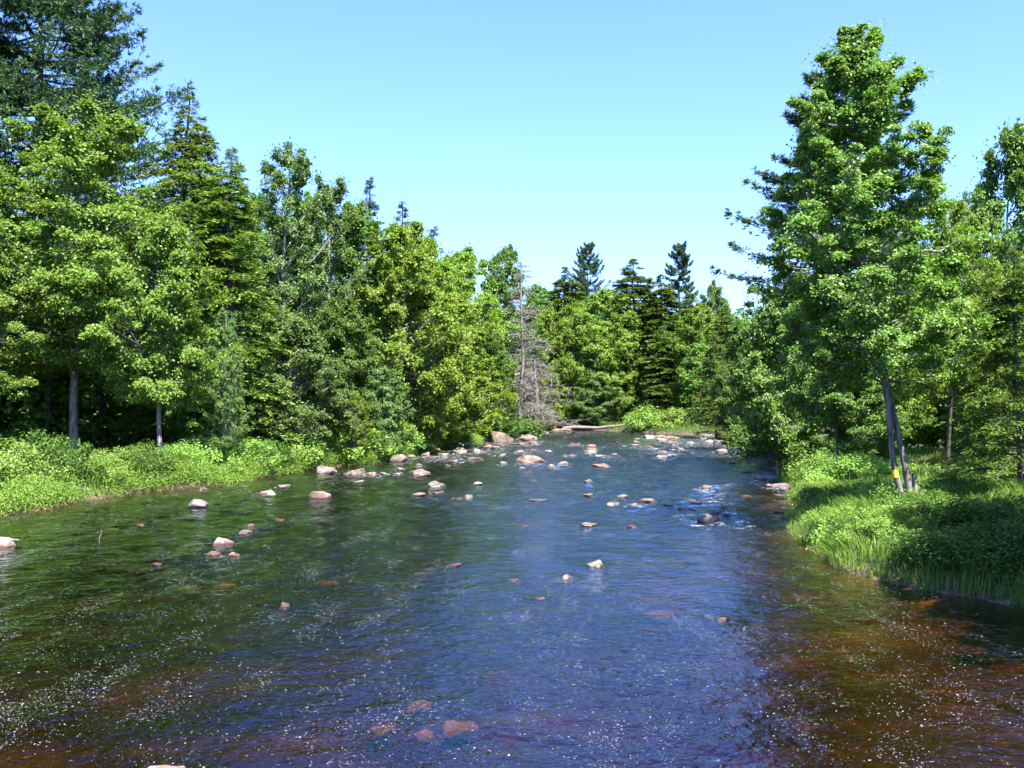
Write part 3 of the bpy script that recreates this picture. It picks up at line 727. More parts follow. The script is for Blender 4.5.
def conifer(seed, H=24., R=4.5, nb=240, tw=11, lv=5, leaf=.24, mleaf='hemlock', bark='bark_dark', z0=.05, pw=.8, droop=.35, up=.12, gap=.0, hang=.25):
    r = RNG(seed); line = trunk_line(r, H, 12, .005)
    t = (np.arange(nb) + r.random(nb)) / nb
    t = z0 + (.995 - z0) * t ** .92
    t = t[r.random(nb) < np.clip((1.02 - t) / .22, .5, 1)]; nb = len(t)
    L = R * (1 - t) ** pw * r.uniform(.55, 1.15, nb) + .20
    ph = r.random(3) * 6.28; az = r.random(nb) * 6.283
    L *= 1 + .16 * np.sin(3 * az + t * 9 + ph[0])
    L *= np.clip((1.0 - t) / .13, 0, 1) ** .6
    base = line_at(line, t * H)
    s = np.linspace(0, 1, 7)
    d = np.stack([np.cos(az), np.sin(az), np.zeros(nb)], -1)
    side = np.stack([-np.sin(az), np.cos(az), np.zeros(nb)], -1)
    tilt = up + .5 * np.clip(t - .75, 0, 1) * 2
    def path(sv, i=slice(None)):
        P = base[i][:, None, :] + d[i][:, None, :] * (L[i][:, None] * sv)[..., None]
        P[..., 2] += L[i][:, None] * (tilt[i][:, None] * sv - droop * sv ** 2)
        return P
    gt = Geo()
    gt.add(*tubes(line[None], (H * .011 * (1 - np.linspace(0, 1, 12)) ** .9 + .025)[None], 8))
    gt.add(*tubes(path(np.broadcast_to(s, (nb, 7))), (.012 + .006 * L)[:, None] * (1 - .8 * s)[None], 4))
    gl_ = Geo()
    sv = r.uniform(.18, 1.0, (nb, tw)); sg = np.where(r.random((nb, tw)) < .5, -1., 1.)
    Pb = path(sv)
    tl = (.34 * L[:, None] * (1.08 - sv) + .22) * r.uniform(.6, 1.2, (nb, tw))
    td = nrm(d[:, None, :] * r.uniform(.35, .9, (nb, tw))[..., None] + side[:, None, :] * (sg * r.uniform(.4, 1, (nb, tw)))[..., None])
    q = r.uniform(0, 1, (nb, tw, lv))
    P = Pb[:, :, None, :] + td[:, :, None, :] * (tl[..., None] * q)[..., None]
    P[..., 2] -= hang * tl[..., None] * q ** 2
    P = P + r.normal(0, .05, P.shape)
    P = P.reshape(-1, 3); n = len(P)
    U = np.broadcast_to(td[:, :, None, :], (nb, tw, lv, 3)).reshape(-1, 3) + r.normal(0, .45, (n, 3)) + np.array([0, 0, -hang])
    Nv = nrm(np.array([0, 0, 1.0]) + r.normal(0, .4, (n, 3)))
    Ls = leaf * r.uniform(.7, 1.5, n) * np.repeat(np.clip(L / 1.1, .45, 1), tw * lv)
    V, F = leaves(P, U, Nv, Ls, Ls * .42)
    gl_.add(V, F, np.clip(np.repeat(r.random(nb), tw * lv) * .35 + r.random(n) * .65, 0, 1))
    return dict(H=H, R=R, trunk=gt.mesh('trunk', [M[bark]], True), crown=gl_.mesh('crown', [M[mleaf]]))

def white_pine(seed, H=32., R=7., whorls=25, per=6, tufts=84, ndl=8, z0=.22, mleaf='pine', bark='bark_dark'):
    r = RNG(seed); line = trunk_line(r, H, 12, .006)
    nb = whorls * per
    t = np.repeat(np.linspace(z0, .985, whorls), per) + r.normal(0, .008, nb)
    az = r.random(nb) * 6.283
    env = np.clip((1.04 - t) / .55, 0, 1) ** .7 * np.clip(.5 + (t - z0) * 3, 0, 1)
    L = R * env * r.uniform(.55, 1.12, nb) + .35
    base = line_at(line, np.minimum(t, .995) * H)
    d = np.stack([np.cos(az), np.sin(az), np.zeros(nb)], -1); side = np.stack([-np.sin(az), np.cos(az), np.zeros(nb)], -1)
    ang = r.uniform(-.08, .22, nb) + .6 * np.clip(t - .8, 0, 1) * 2
    def path(sv):
        P = base[:, None, :] + d[:, None, :] * (L[:, None] * sv)[..., None]
        P[..., 2] += L[:, None] * (ang[:, None] * sv + .16 * sv ** 3 - .06 * np.sin(np.pi * sv))
        return P
    s = np.broadcast_to(np.linspace(0, 1, 8), (nb, 8))
    gt = Geo()
    gt.add(*tubes(line[None], (H * .0125 * (1 - np.linspace(0, 1, 12)) ** .85 + .03)[None], 9))
    gt.add(*tubes(path(s), (.02 + .010 * L)[:, None] * (1 - .85 * s), 5))
    sv = r.uniform(.22, .98, (nb, tufts)) ** .85
    Pb = path(sv); lat = r.normal(0, .20, (nb, tufts)) * L[:, None] * (1.06 - sv) ** .7
    Pt = Pb + side[:, None, :] * lat[..., None]
    Pt[..., 2] += r.normal(.10, .13, (nb, tufts))
    Pt += d[:, None, :] * (np.abs(lat) * .15)[..., None]
    Pt = Pt.reshape(-1, 3); n = len(Pt)
    dd = nrm(np.repeat(d, tufts, 0) * .8 + np.array([0, 0, .55]) + r.normal(0, .35, (n, 3)))
    P = np.repeat(Pt, ndl, 0); U = np.repeat(dd, ndl, 0) + r.normal(0, .55, (n * ndl, 3))
    Nv = nrm(np.array([0, 0, .7]) + r.normal(0, .6, (n * ndl, 3)))
    Ls = .36 * r.uniform(.7, 1.3, n * ndl)
    V, F = leaves(P, U, Nv, Ls, .085)
    g = Geo(); g.add(V, F, np.clip(np.repeat(r.random(n), ndl) * .5 + r.random(n * ndl) * .5, 0, 1))
    return dict(H=H, R=R, trunk=gt.mesh('trunk', [M[bark]], True), crown=g.mesh('crown', [M[mleaf]]))

def dead_tree(seed, H=18., R=3., nb=120, z0=.12, droop=.2, tw=9):
    r = RNG(seed); line = trunk_line(r, H, 10, .008)
    t = z0 + (.98 - z0) * r.random(nb); az = r.random(nb) * 6.283
    L = R * (1.05 - t) ** .7 * r.uniform(.4, 1.15, nb) + .2
    base = line_at(line, t * H); s = np.linspace(0, 1, 7)
    d = np.stack([np.cos(az), np.sin(az), np.zeros(nb)], -1)
    P = base[:, None, :] + d[:, None, :] * (L[:, None] * s)[..., None]
    P[..., 2] += L[:, None] * (.25 * s - droop * 2 * s ** 2) + r.normal(0, .03, (nb, 7)) * L[:, None]
    gt = Geo(); gt.add(*tubes(line[None], (H * .010 * (1 - np.linspace(0, 1, 10)) ** .8 + .03)[None], 8))
    g = Geo(); g.add(*tubes(P, (.012 + .008 * L)[:, None] * (1 - .7 * s)[None], 4))
    ii = np.repeat(np.arange(nb), tw); ks = r.integers(1, 7, nb * tw)
    A = P[ii, ks]; dv = nrm(d[ii] * .6 + r.normal(0, .7, (nb * tw, 3)) + np.array([0, 0, -.15]))
    E = A + dv * (L[ii] * r.uniform(.15, .45, nb * tw))[:, None]
    mid = (A + E) / 2 + r.normal(0, .06, A.shape)
    g.add(*tubes(np.stack([A, mid, E], 1), np.broadcast_to(np.array([.022, .016, .008]), (len(A), 3)), 3))
    return dict(H=H, R=R, trunk=gt.mesh('trunk', [M['dead']], True), crown=g.mesh('branches', [M['dead']]), part='branches')

def shrub(seed, H=1.8, R=1.3, n=46, m=75, leaf=.13, rc=.42, mleaf='shrub'):
    r = RNG(seed)
    az = r.random(n) * 6.283; u = np.sqrt(r.random(n)); el = r.random(n)
    lob = 1 + .22 * np.sin(3 * az + r.random() * 6) + .12 * np.sin(5 * az + r.random() * 6)
    C = np.stack([R * u * lob * np.cos(az), R * u * lob * np.sin(az), H * (.12 + .80 * el * np.sqrt(np.clip(1.02 - (u * .93) ** 2, 0, 1)))], -1)
    ax = C * np.array([.2, .2, .5])
    rcs = rc * r.uniform(.6, 1.2, n)
    g = Geo(); clump_leaves(r, g, C, rcs, ax, m, leaf, .75, .7, .7, .15)
    gt = Geo(); s = np.linspace(0, 1, 5)[None, :, None]
    A = np.stack([r.normal(0, .12, n), r.normal(0, .12, n), np.full(n, -.15)], -1)[:, None, :]
    P = A + (C[:, None, :] - A) * s; P[..., 2] += .12 * np.sin(np.pi * s[..., 0])
    gt.add(*tubes(P, np.broadcast_to(np.array([.022, .018, .014, .010, .005]), (n, 5)), 4))
    return dict(H=H, R=R, trunk=gt.mesh('stems', [M['bark']], True), crown=g.mesh('foliage', [M[mleaf]]), tname='stems', part='foliage')

PR = {}
for k in range(3): PR['maple%d' % k] = broadleaf(10 + k, 22, 7, .27, 78, 7, 185, .17, 1.12, 'maple', 'maple')
PR['young0'] = broadleaf(20, 14, 4.4, .30, 66, 6, 170, .16, .85, 'maple', 'maple')
PR['birch0'] = broadleaf(23, 14, 4.4, .34, 60, 6, 150, .13, .75, 'round', 'bright', 'bark_dark')
PR['young1'] = broadleaf(21, 14, 4.4, .08, 60, 6, 120, .19, .80, 'round', 'bright')
for k in range(3): PR['bright%d' % k] = broadleaf(25 + k, 18, 6, .06, 74, 7, 125, .24, 1.1, ['round', 'maple', 'round'][k], 'bright')
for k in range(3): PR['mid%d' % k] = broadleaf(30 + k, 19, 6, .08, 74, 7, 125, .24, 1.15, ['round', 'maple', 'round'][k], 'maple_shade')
PR['grey0'] = broadleaf(34, 14, 5, .06, 70, 7, 120, .20, .95, 'round', 'grey')
PR['grey1'] = broadleaf(35, 14, 5, .05, 70, 7, 120, .20, .95, 'maple', 'grey')
for k in range(2): PR['poplar%d' % k] = broadleaf(40 + k, 24, 5, .14, 64, 7, 100, .19, .95, 'tall', 'poplar', 'bark_pale', .75, (.8, 1.5), tr=.009)
for k in range(2): PR['silver%d' % k] = broadleaf(45 + k, 15, 5, [.15, .26][k], 72, 7, 120, .21, .95, 'maple', 'silver')
for k in range(3): PR['hemlock%d' % k] = conifer(50 + k, 24, 4.5, 370, 15, 7, .31, pw=.60)
for k in range(2): PR['olive%d' % k] = conifer(55 + k, 26, 4.6, 520, 14, 7, .24, 'olive', droop=.42, up=.14, pw=.62)
PR['larch0'] = conifer(58, 20, 4, 280, 12, 6, .28, 'larch', droop=.25, pw=.7)
for k in range(2): PR['spruce%d' % k] = conifer(60 + k, 24, 3., 300, 11, 6, .28, 'spruce', pw=.8, droop=.3)
PR['pine0'] = white_pine(65, 36, 13, 27, 8, 150, 7)
PR['pine1'] = white_pine(66, 34, 10, 26, 7, 120, 7)
PR['pine2'] = white_pine(67)
for k in range(2): PR['dead%d' % k] = dead_tree(70 + k, nb=170, tw=13, droop=.1 + .15 * k)
PR['near_hemlock0'] = conifer(75, 16, 4.2, 230, 18, 10, .18, 'hemlock', droop=.42, up=.2, hang=.35, pw=.7)
PR['near_hemlock1'] = conifer(76, 16, 4.2, 230, 18, 10, .18, 'hemlock', droop=.42, up=.2, hang=.35, pw=.7)
for k in range(3): PR['shrub%d' % k] = shrub(80 + k)
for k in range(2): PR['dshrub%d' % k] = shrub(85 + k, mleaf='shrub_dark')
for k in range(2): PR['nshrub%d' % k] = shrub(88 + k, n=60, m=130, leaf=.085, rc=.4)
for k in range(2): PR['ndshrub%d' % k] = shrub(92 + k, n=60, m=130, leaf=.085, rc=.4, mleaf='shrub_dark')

USED = {}
def plant(name, key, x, y, z, sx, sz, label, cat, group=None, rot=None):
    p = PR[key]; r = RNG(abs(hash((key, round(x, 2), round(y, 2)))) % (2 ** 31) if False else int(abs(x * 131 + y * 977)) % 100000)
    e = empty(name, (x, y, z), label, cat, group)
    e.rotation_euler = (0, 0, r.random() * 6.283 if rot is None else rot)
    e.scale = (sx, sx, sz)
    if key not in USED:
        a = link(p.get('tname', 'trunk'), p['trunk'], e); b = link(p.get('part', 'crown'), p['crown'], e)
        USED[key] = (a, b)
    else:
        for src in USED[key]:
            c = src.copy(); COL.objects.link(c); c.parent = e
    return e

def tree(name, key, px, D, top, hw, label, cat='tree', group=None, rot=None, dz=0):
    x = at(px, D); z = gz1(x, D) - .08 + dz
    p = PR[key]
    return plant(name, key, x, D, z, hw / F_PX * D / p['R'], (zat(top, D) - z) / p['H'], label, cat, group, rot)

LB, FB, RB = 'trees of the left bank', 'trees at the far bend', 'trees of the right bank'
TREES = [
 ('pine_tree', 'pine0', 34, 76, -75, 190, 'tallest dark blue green pine at upper left, its boughs reaching over the broad maple', LB),
 ('pine_tree', 'pine1', -95, 70, -60, 140, 'dark pine cut by the left edge, its boughs mixing with the tallest pine', LB),
 ('maple_tree', 'maple0', 76, 62, 108, 124, 'broad bright green maple with layered foliage at far left, in front of the tallest pine', LB),
 ('maple_tree', 'maple1', -42, 57, 185, 90, 'green maple cut by the left edge, left of the broad bright maple', LB),
 ('young_maple_tree', 'young0', 162, 60, 222, 66, 'fresh light green young maple right of the broad bright maple', LB),
 ('cedar_tree', 'olive0', 190, 73, 90, 84, 'tall pointed olive green cedar just right of the tallest pine', LB),
 ('cedar_tree', 'olive1', 232, 71, 145, 76, 'brownish olive cedar with ragged top, between the tall pointed cedar and the poplars', LB),
 ('birch_tree', 'poplar1', 227, 64, 310, 26, 'slender young tree with a straight pale trunk rising from the left bank shrubs', LB),
 ('poplar_tree', 'poplar0', 282, 84, 144, 60, 'tall grey green poplar with several leaders, the higher of the two poplars', LB),
 ('poplar_tree', 'poplar1', 330, 89, 176, 50, 'grey green poplar with pale bare limb, the lower of the two poplars', LB),
 ('broadleaf_tree', 'grey0', 298, 75, 318, 55, 'low grey green tree under the poplars at the edge of the shrubs', LB),
 ('broadleaf_tree', 'mid0', 258, 94, 196, 46, 'rounded green tree filling the gap left of the higher poplar', LB),
 ('broadleaf_tree', 'mid2', 308, 99, 196, 46, 'rounded green tree showing between the two poplars', LB),
 ('broadleaf_tree', 'mid0', 206, 86, 182, 44, 'green tree filling the gap between the two olive cedars', LB),
 ('broadleaf_tree', 'bright1', 408, 104, 222, 44, 'light green rounded tree below the lowest spruce spire, beside the bright green one', LB),
 ('broadleaf_tree', 'mid0', 536, 196, 286, 32, 'green treetop in the gap between the dead trees and the dark hemlock cone', FB),
 ('broadleaf_tree', 'bright0', 574, 175, 305, 30, 'light green rounded tree in front of the dark hemlock cone at the far bend', FB),
 ('broadleaf_tree', 'bright1', 624, 176, 312, 30, 'light green rounded tree at the foot of the tallest hemlock cone', FB),
 ('broadleaf_tree', 'bright2', 702, 167, 304, 30, 'light green rounded tree left of the olive conifer at the far bend', FB),
 ('spruce_tree', 'spruce0', 367, 108, 176, 40, 'dark spruce spire nearest the poplars', LB),
 ('spruce_tree', 'spruce1', 402, 118, 201, 40, 'dark spruce spire, middle one of the three on the left skyline', LB),
 ('spruce_tree', 'spruce0', 432, 122, 226, 40, 'dark spruce spire, lowest of the three on the left skyline', LB),
 ('maple_tree', 'mid0', 352, 94, 205, 64, 'dark green round tree below the spruce spire nearest the poplars', LB),
 ('maple_tree', 'bright0', 396, 92, 228, 60, 'bright green tree below the middle spruce spire', LB),
 ('maple_tree', 'mid1', 345, 84, 300, 46, 'deep green tree at the shrub edge below the dark round one', LB),
 ('willow_tree', 'bright1', 447, 104, 294, 58, 'wide yellow green tree overhanging the left bank where the stones begin', LB),
 ('maple_tree', 'bright2', 466, 130, 248, 46, 'light green tree right of the lowest spruce spire', LB),
 ('maple_tree', 'bright0', 428, 114, 240, 44, 'light green tree in front of the lowest spruce spire', LB),
 ('broadleaf_tree', 'mid2', 507, 152, 247, 34, 'tall round topped green tree just behind the grey dead tree', LB),
 ('broadleaf_tree', 'mid2', 486, 122, 325, 32, 'dark green tree leaning over the bedrock slab on the left bank', LB),
 ('dead_tree', 'dead0', 520, 138, 258, 32, 'bare grey dead conifer standing at the end of the left bank', LB),
 ('dead_tree', 'dead1', 537, 147, 335, 42, 'short dead tree with drooping bare grey branches right of the tall dead conifer', LB),
 ('young_tree', 'grey1', 383, 83, 368, 30, 'young pale green sapling among the left bank shrubs beside the wide yellow green tree', LB),
 ('young_tree', 'young1', 426, 95, 398, 18, 'smallest sapling at the right end of the left bank shrubs', LB),
 ('young_tree', 'young1', 352, 78, 392, 18, 'small bright sapling left of the pale green one among the left bank shrubs', LB),
 ('broadleaf_tree', 'mid2', 210, 69, 320, 45, 'shaded tree beneath the two olive cedars', LB),
 ('broadleaf_tree', 'bright1', 545, 172, 306, 30, 'bright rounded tree at the far bend right of the dead trees', FB),
 ('hemlock_tree', 'hemlock0', 566, 184, 266, 46, 'dark hemlock cone rising behind the bright rounded tree', FB),
 ('pine_tree', 'pine1', 587, 222, 246, 30, 'distant pine top left of centre, between the two hemlock cones', FB),
 ('broadleaf_tree', 'bright2', 603, 178, 290, 42, 'light yellow green tree in the middle of the far bend', FB),
 ('hemlock_tree', 'hemlock1', 636, 182, 258, 54, 'tallest hemlock cone straight ahead at the far bend', FB),
 ('pine_tree', 'pine2', 679, 222, 246, 28, 'distant lone pine top with open boughs right of the tallest hemlock cone', FB),
 ('hemlock_tree', 'hemlock2', 660, 178, 274, 44, 'slim hemlock touching the right side of the tallest hemlock cone', FB),
 ('larch_tree', 'larch0', 690, 174, 292, 44, 'feathery yellow green conifer above the far twin bushes', FB),
 ('larch_tree', 'larch0', 664, 170, 325, 30, 'thin feathery conifer with pale trunk directly behind the far twin bushes', FB),
 ('broadleaf_tree', 'grey0', 714, 190, 285, 26, 'round hazy treetop far off on the right of the gap', FB),
 ('larch_tree', 'olive0', 726, 150, 304, 36, 'olive conifer at the right end of the far bend', FB),
 ('broadleaf_tree', 'grey1', 594, 170, 372, 26, 'low bushy tree at the far waterline beneath the light yellow green tree', FB),
 ('broadleaf_tree', 'mid0', 622, 186, 330, 30, 'dark tree at the far waterline between the low bushy tree and the tallest hemlock', FB),
 ('hemlock_tree', 'hemlock1', 530, 166, 330, 26, 'dark low hemlock behind the short dead tree', FB),
 ('pine_tree', 'pine2', 846, 70, 62, 118, 'blue green pine whose boughs stick out on both sides behind the big shiny maple', RB),
 ('broadleaf_tree', 'silver0', 778, 67, 280, 50, 'shiny leaved tree leaning over the river left of the big maple', RB),
 ('broadleaf_tree', 'silver1', 838, 57, 270, 52, 'shaded shiny leaved tree under the left side of the big maple', RB),
 ('broadleaf_tree', 'mid2', 742, 98, 322, 30, 'dark tree on the right bank left of the leaning shiny one', RB),
 ('hemlock_tree', 'larch0', 716, 128, 330, 26, 'soft green conifer at the far end of the right bank', RB),
 ('birch_tree', 'birch0', 948, 46, 205, 52, 'light green airy tree right of the big maple with a thin dark trunk', RB),
 ('poplar_tree', 'poplar0', 960, 82, 196, 34, 'pale grey green treetop showing in the gap right of the big maple', RB),
 ('broadleaf_tree', 'mid0', 1016, 56, 128, 62, 'tall dark tree cut by the right edge', RB),
 ('broadleaf_tree', 'bright0', 905, 72, 235, 60, 'light green tree seen behind the trunk of the big maple', RB),
 ('hemlock_tree', 'near_hemlock0', 1020, 37, 245, 75, 'drooping hemlock at the right edge above the dark bank', RB),
 ('hemlock_tree', 'near_hemlock1', 985, 43, 330, 48, 'small hemlock with thin dark trunk left of the drooping hemlock at the right edge', RB),
 ('broadleaf_tree', 'mid0', 872, 56, 330, 48, 'shaded green tree right behind the double trunk of the big maple', RB),
 ('broadleaf_tree', 'mid1', 1265, 22.5, -22, 222, 'dark spreading tree outside the right edge that shades the near right bank', RB),
 ('broadleaf_tree', 'mid2', 1351, 25, 18, 220, 'broad dark tree outside the right edge, behind the spreading one that shades the bank', RB),
 ('broadleaf_tree', 'mid0', 1430, 17.5, -60, 240, 'broad dark tree outside the right edge, the one closest to the camera', RB),
]
for a in TREES:
    nm, key, px, D, top, hw, lab, grp = a
    tree(nm, key, px, D, top, hw, lab, nm.split('_')[-2] + ' tree' if nm != 'dead_tree' else 'dead tree', grp)

# the big shiny maple of the right bank: its own skeleton, two stems joining, a stub and a paint blaze
def P3(px, py, D=38.): return [at(px, D), D, zat(py, D)]
bx, by_ = P3(906, 510)[0], 38.
bz = gz1(bx, by_) - .1
def loc(px, py, dy=0.):
    q = P3(px, py); return [q[0] - bx, dy, q[2] - bz]
axis_line = np.array([loc(905, 512), loc(900, 455), loc(889, 400), loc(885, 347), loc(872, 297), loc(860, 245), loc(856, 180), loc(857, 110), loc(858, 40)])
axis_line[0, 2] = 0
stem_l = [loc(903, 514, -.1), loc(898, 490, -.1), loc(893, 470, -.12), loc(890, 440, -.05), loc(889, 410, 0), loc(886, 385), loc(884, 347), loc(871, 297), loc(860, 245), loc(856, 180), loc(857, 110), loc(858, 40)]
stem_r = [loc(913, 514, .1), loc(910, 492, .1), loc(906, 468, .1), loc(901, 445, .08), loc(894, 415, .05), loc(888, 385, .02)]
stub = [loc(917, 514, .15), loc(917, 495, .15), loc(915, 474, .15)]
big = broadleaf(200, axis_line[-1, 2] + .4, 3.55, .27, 92, 9, 210, .112, .58, 'big', 'silver', 'bark', .55, (.15, .8),
                stems=[(stem_l, [.17, .125, .11, .105, .12, .16, .15, .13, .11, .08, .05, .02]), (stem_r, [.18, .14, .125, .115, .11, .09]), (stub, [.13, .11, .08])],
                axis_line=axis_line, lob=1.15, spread=.14)
e = empty('maple_tree', (bx, by_, bz), 'big shiny leaved maple on the right bank, yellow paint mark on its double trunk', 'maple tree', RB)
bt = link('trunk', big['trunk'], e); link('crown', big['crown'], e)
g = Geo(); g.add(*tubes(np.array([loc(894.0, 477, -.12), loc(893.4, 473, -.12), loc(892.8, 469, -.12)])[None], np.array([[.122, .121, .120]]), 12))
link('paint_mark', g.mesh('paint_mark', [M['paint']], True), bt)
PR['big'] = big

# ------------------------------------------------------------------ shrubs one can tell apart
SH = 'shrubs of the left bank'; SR = 'shrubs of the right bank'
SHRUBS = [  # px, D, key, radius m, height m, label
 (10, 48.5, 'nshrub0', 1.9, 2.0, 'light green shrub at the left edge of the left bank', SH),
 (48, 51, 'ndshrub0', 1.7, 2.1, 'grey green rounded shrub second from the left edge', SH),
 (92, 53, 'nshrub1', 1.2, 1.3, 'small yellow green shrub right of the grey green rounded one', SH),
 (118, 55.5, 'nshrub0', 1.4, 1.5, 'yellow green shrub before the dark trunk of the broad maple', SH),
 (146, 56.5, 'ndshrub1', 1.3, 1.7, 'dark blue green shrub overhanging the water left of the lone boulder', SH),
 (175, 59, 'nshrub1', 1.5, 1.5, 'bright shrub right above the lone boulder off the left bank', SH),
 (205, 62, 'shrub0', 1.6, 1.7, 'bright shrub left of the slender pale trunk', SH),
 (240, 65, 'shrub1', 1.6, 1.6, 'low bright shrub right of the slender pale trunk', SH),
 (262, 67.5, 'dshrub0', 1.5, 1.5, 'darker shrub above the two pale slabs', SH),
 (292, 73, 'dshrub1', 1.7, 2.0, 'blue green shrub standing back from the water under the low grey green tree', SH),
 (300, 71.5, 'shrub2', 1.4, 1.5, 'bright shrub just left of the largest bank boulder', SH),
 (335, 78, 'shrub0', 2.1, 2.0, 'large yellow green shrub behind the largest bank boulder', SH),
 (362, 80, 'shrub1', 1.8, 1.9, 'bright shrub above the long low bank rock', SH),
 (385, 85, 'dshrub0', 1.4, 1.5, 'darker green shrub at the right end of the bright bank', SH),
 (402, 90, 'shrub2', 1.7, 1.8, 'bright rounded shrub under the smallest sapling', SH),
 (430, 104, 'shrub0', 1.8, 1.5, 'low shrub behind the strewn bank stones', SH),
 (465, 122, 'dshrub1', 2.0, 2.4, 'dark shrub under the wide yellow green tree', SH),
 (490, 140, 'shrub1', 2.6, 2.6, 'bright bush behind the big sloping bedrock slab', SH),
 (522, 136, 'dshrub0', 2.6, 3.0, 'green bush at the foot of the bare grey dead conifer', 'shrubs of the far bank'),
 (548, 178, 'dshrub1', 3.0, 3.0, 'dark bush at the far bend right of the dead trees', 'shrubs of the far bank'),
 (643, 154, 'shrub2', 2.7, 3.3, 'left one of the far twin bushes on the gravel bar', 'shrubs of the far bank'),
 (672, 153, 'shrub0', 2.9, 2.9, 'right one of the far twin bushes on the gravel bar', 'shrubs of the far bank'),
 (712, 150, 'shrub1', 2.0, 1.3, 'small bright bush right of the far twin bushes', 'shrubs of the far bank'),
 (733, 145, 'shrub2', 2.2, 1.3, 'low bright bush where the far bank meets the shaded right bank', 'shrubs of the far bank'),
 (758, 92, 'dshrub0', 2.4, 2.4, 'dark shaded shrub at the far corner of the right bank', SR),
 (782, 76, 'dshrub1', 2.2, 2.2, 'shaded grassy shrub on the right bank beyond the big dark boulder', SR),
 (806, 66, 'dshrub0', 2.0, 1.9, 'shaded shrub behind the big dark boulder of the right bank', SR),
 (822, 53, 'nshrub0', 1.5, 1.8, 'light green shrub arching to the water above the grass', SR),
 (850, 49, 'nshrub1', 1.6, 1.7, 'pale green shrub left of the double trunk', SR),
 (868, 51, 'nshrub0', 1.3, 1.6, 'small pale shrub touching the double trunk from behind', SR),
 (958, 41, 'ndshrub0', 1.1, 1.1, 'low green shrub between the thin dark trunks right of the double trunk', SR),
 (880, 30.6, 'nshrub1', .85, .9, 'bright leafy shrub at the waterline of the near right bank', SR),
 (918, 31.5, 'ndshrub1', 1.0, 1.0, 'dark leafy shrub just right of the bright one at the near waterline', SR),
 (955, 31, 'ndshrub0', 1.2, 1.2, 'dark shaded shrub on the near right bank, in the middle of the shade', SR),
 (1000, 30, 'ndshrub1', 1.3, 1.3, 'dark shaded shrub cut by the right edge', SR),
 (812, 46, 'nshrub1', 1.0, 1.2, 'rough leafy shrub at the left corner of the right bank grass', SR),
 (828, 40.5, 'ndshrub1', .9, 1.0, 'dark leafy shrub amid the right bank grass, left of the double trunk', SR),
 (842, 34.5, 'nshrub0', .9, .9, 'bright leafy shrub hanging over the water where the right bank bulges out', SR),
 (862, 32, 'ndshrub0', .8, .9, 'mid green shrub at the waterline between the bulge and the white stone', SR),
 (940, 27.6, 'ndshrub1', 1.0, 1.0, 'shaded shrub at the waterline right of the white stone', SR),
 (985, 26.5, 'ndshrub0', 1.2, 1.1, 'shaded shrub hanging over the dark water near the right edge', SR),
 (1015, 26, 'ndshrub1', 1.2, 1.2, 'lowest shaded shrub at the right edge above the dark water', SR),
 (880, 42, 'nshrub1', .8, 1.0, 'pale leafy plant at the left foot of the double trunk', SR),
 (930, 35, 'ndshrub0', 1.0, .9, 'dark low shrub in front of the double trunk, right of the grass', SR),
]
for px, D, key, R_, H_, lab, grp in SHRUBS:
    x_ = at(px, D); p = PR[key]
    plant('shrub', key, x_, D, gz1(x_, D) - .05, R_ * 1.12 / p['R'], H_ * (1.3 if grp == SH else 1.1) / p['H'], lab, 'shrub', grp)

# ------------------------------------------------------------------ logs and sticks
def log(name, pts, r0, r1, label, cat, mk='dead'):
    P = np.array(pts, float); k = len(P)
    c = P.mean(0)
    g = Geo(); g.add(*tubes((P - c)[None], np.linspace(r0, r1, k)[None], 9))
    o = link(name, g.mesh(name, [M[mk]], True)); o.location = c
    return tag(o, label, cat)
log('driftwood_log', [(at(563, 164), 164, .35), (at(578, 163.6), 163.6, .55), (at(598, 162), 162, .45), (at(612, 161), 161, .75), (at(626, 159.5), 159.5, 1.0)], .34, .16, 'long grey driftwood log lying across the far end of the river', 'log')
log('driftwood_log', [(at(688, 158), 158, 1.25), (at(698, 157), 157, 1.3), (at(712, 156), 156, 1.3)], .26, .2, 'short pale log between the far twin bushes and the small bright bush', 'log')
log('stick', [(at(100, 36), 36, -.2), (at(100.6, 36), 36, .1), (at(102.5, 36), 36, .2), (at(102, 36), 36, .32)], .02, .008, 'thin stick poking out of the brown water at left', 'stick')
log('branch', [(at(-8, 34), 34, .1), (at(8, 34), 34.05, .26), (at(20, 34.2), 34.2, .22)], .06, .03, 'short pale branch lying on the white rock at the left edge', 'branch')
log('bare_limb', [(at(311, 83), 83, zat(262, 83)), (at(320, 82.5), 82.5, zat(251, 82.5)), (at(334, 82), 82, zat(232, 82))], .09, .03, 'bare pale limb leaning out of the poplar crowns', 'branch', 'bark_pale')

# ------------------------------------------------------------------ ground cover and far woodland (uncountable)
def scatter(r, n, xr, yr, ok):
    x_ = r.uniform(*xr, n); y_ = r.uniform(*yr, n); k = ok(x_, y_); return x_[k], y_[k]

def herb_mesh(name, seed, x_, y_, hfun, per, leaf, mk, spread=.3):
    r = RNG(seed); n = len(x_)
    z_ = ground_z(x_, y_); hh = hfun(x_, y_) * r.uniform(.7, 1.2, n)
    P = np.repeat(np.stack([x_, y_, z_], -1), per, 0)
    q = r.random(n * per) ** .85
    P = P + np.stack([r.normal(0, spread, n * per), r.normal(0, spread, n * per), np.repeat(hh, per) * q], -1)
    U = r.normal(0, .8, P.shape) + np.array([0, 0, .25])
    Nv = nrm(np.array([0, 0, .8]) + r.normal(0, .6, P.shape))
    L = leaf * r.uniform(.6, 1.4, n * per)
    V, F = leaves(P, U, Nv, L, L * .45)
    g = Geo(); patch = np.clip(.5 + .42 * sines(x_, y_, seed + 7, 6, .25, 1.6), 0, 1)
    g.add(V, F, np.clip(np.repeat(patch, per) * .55 + r.random(n * per) * .45, 0, 1))
    return g.mesh(name, [M[mk]])

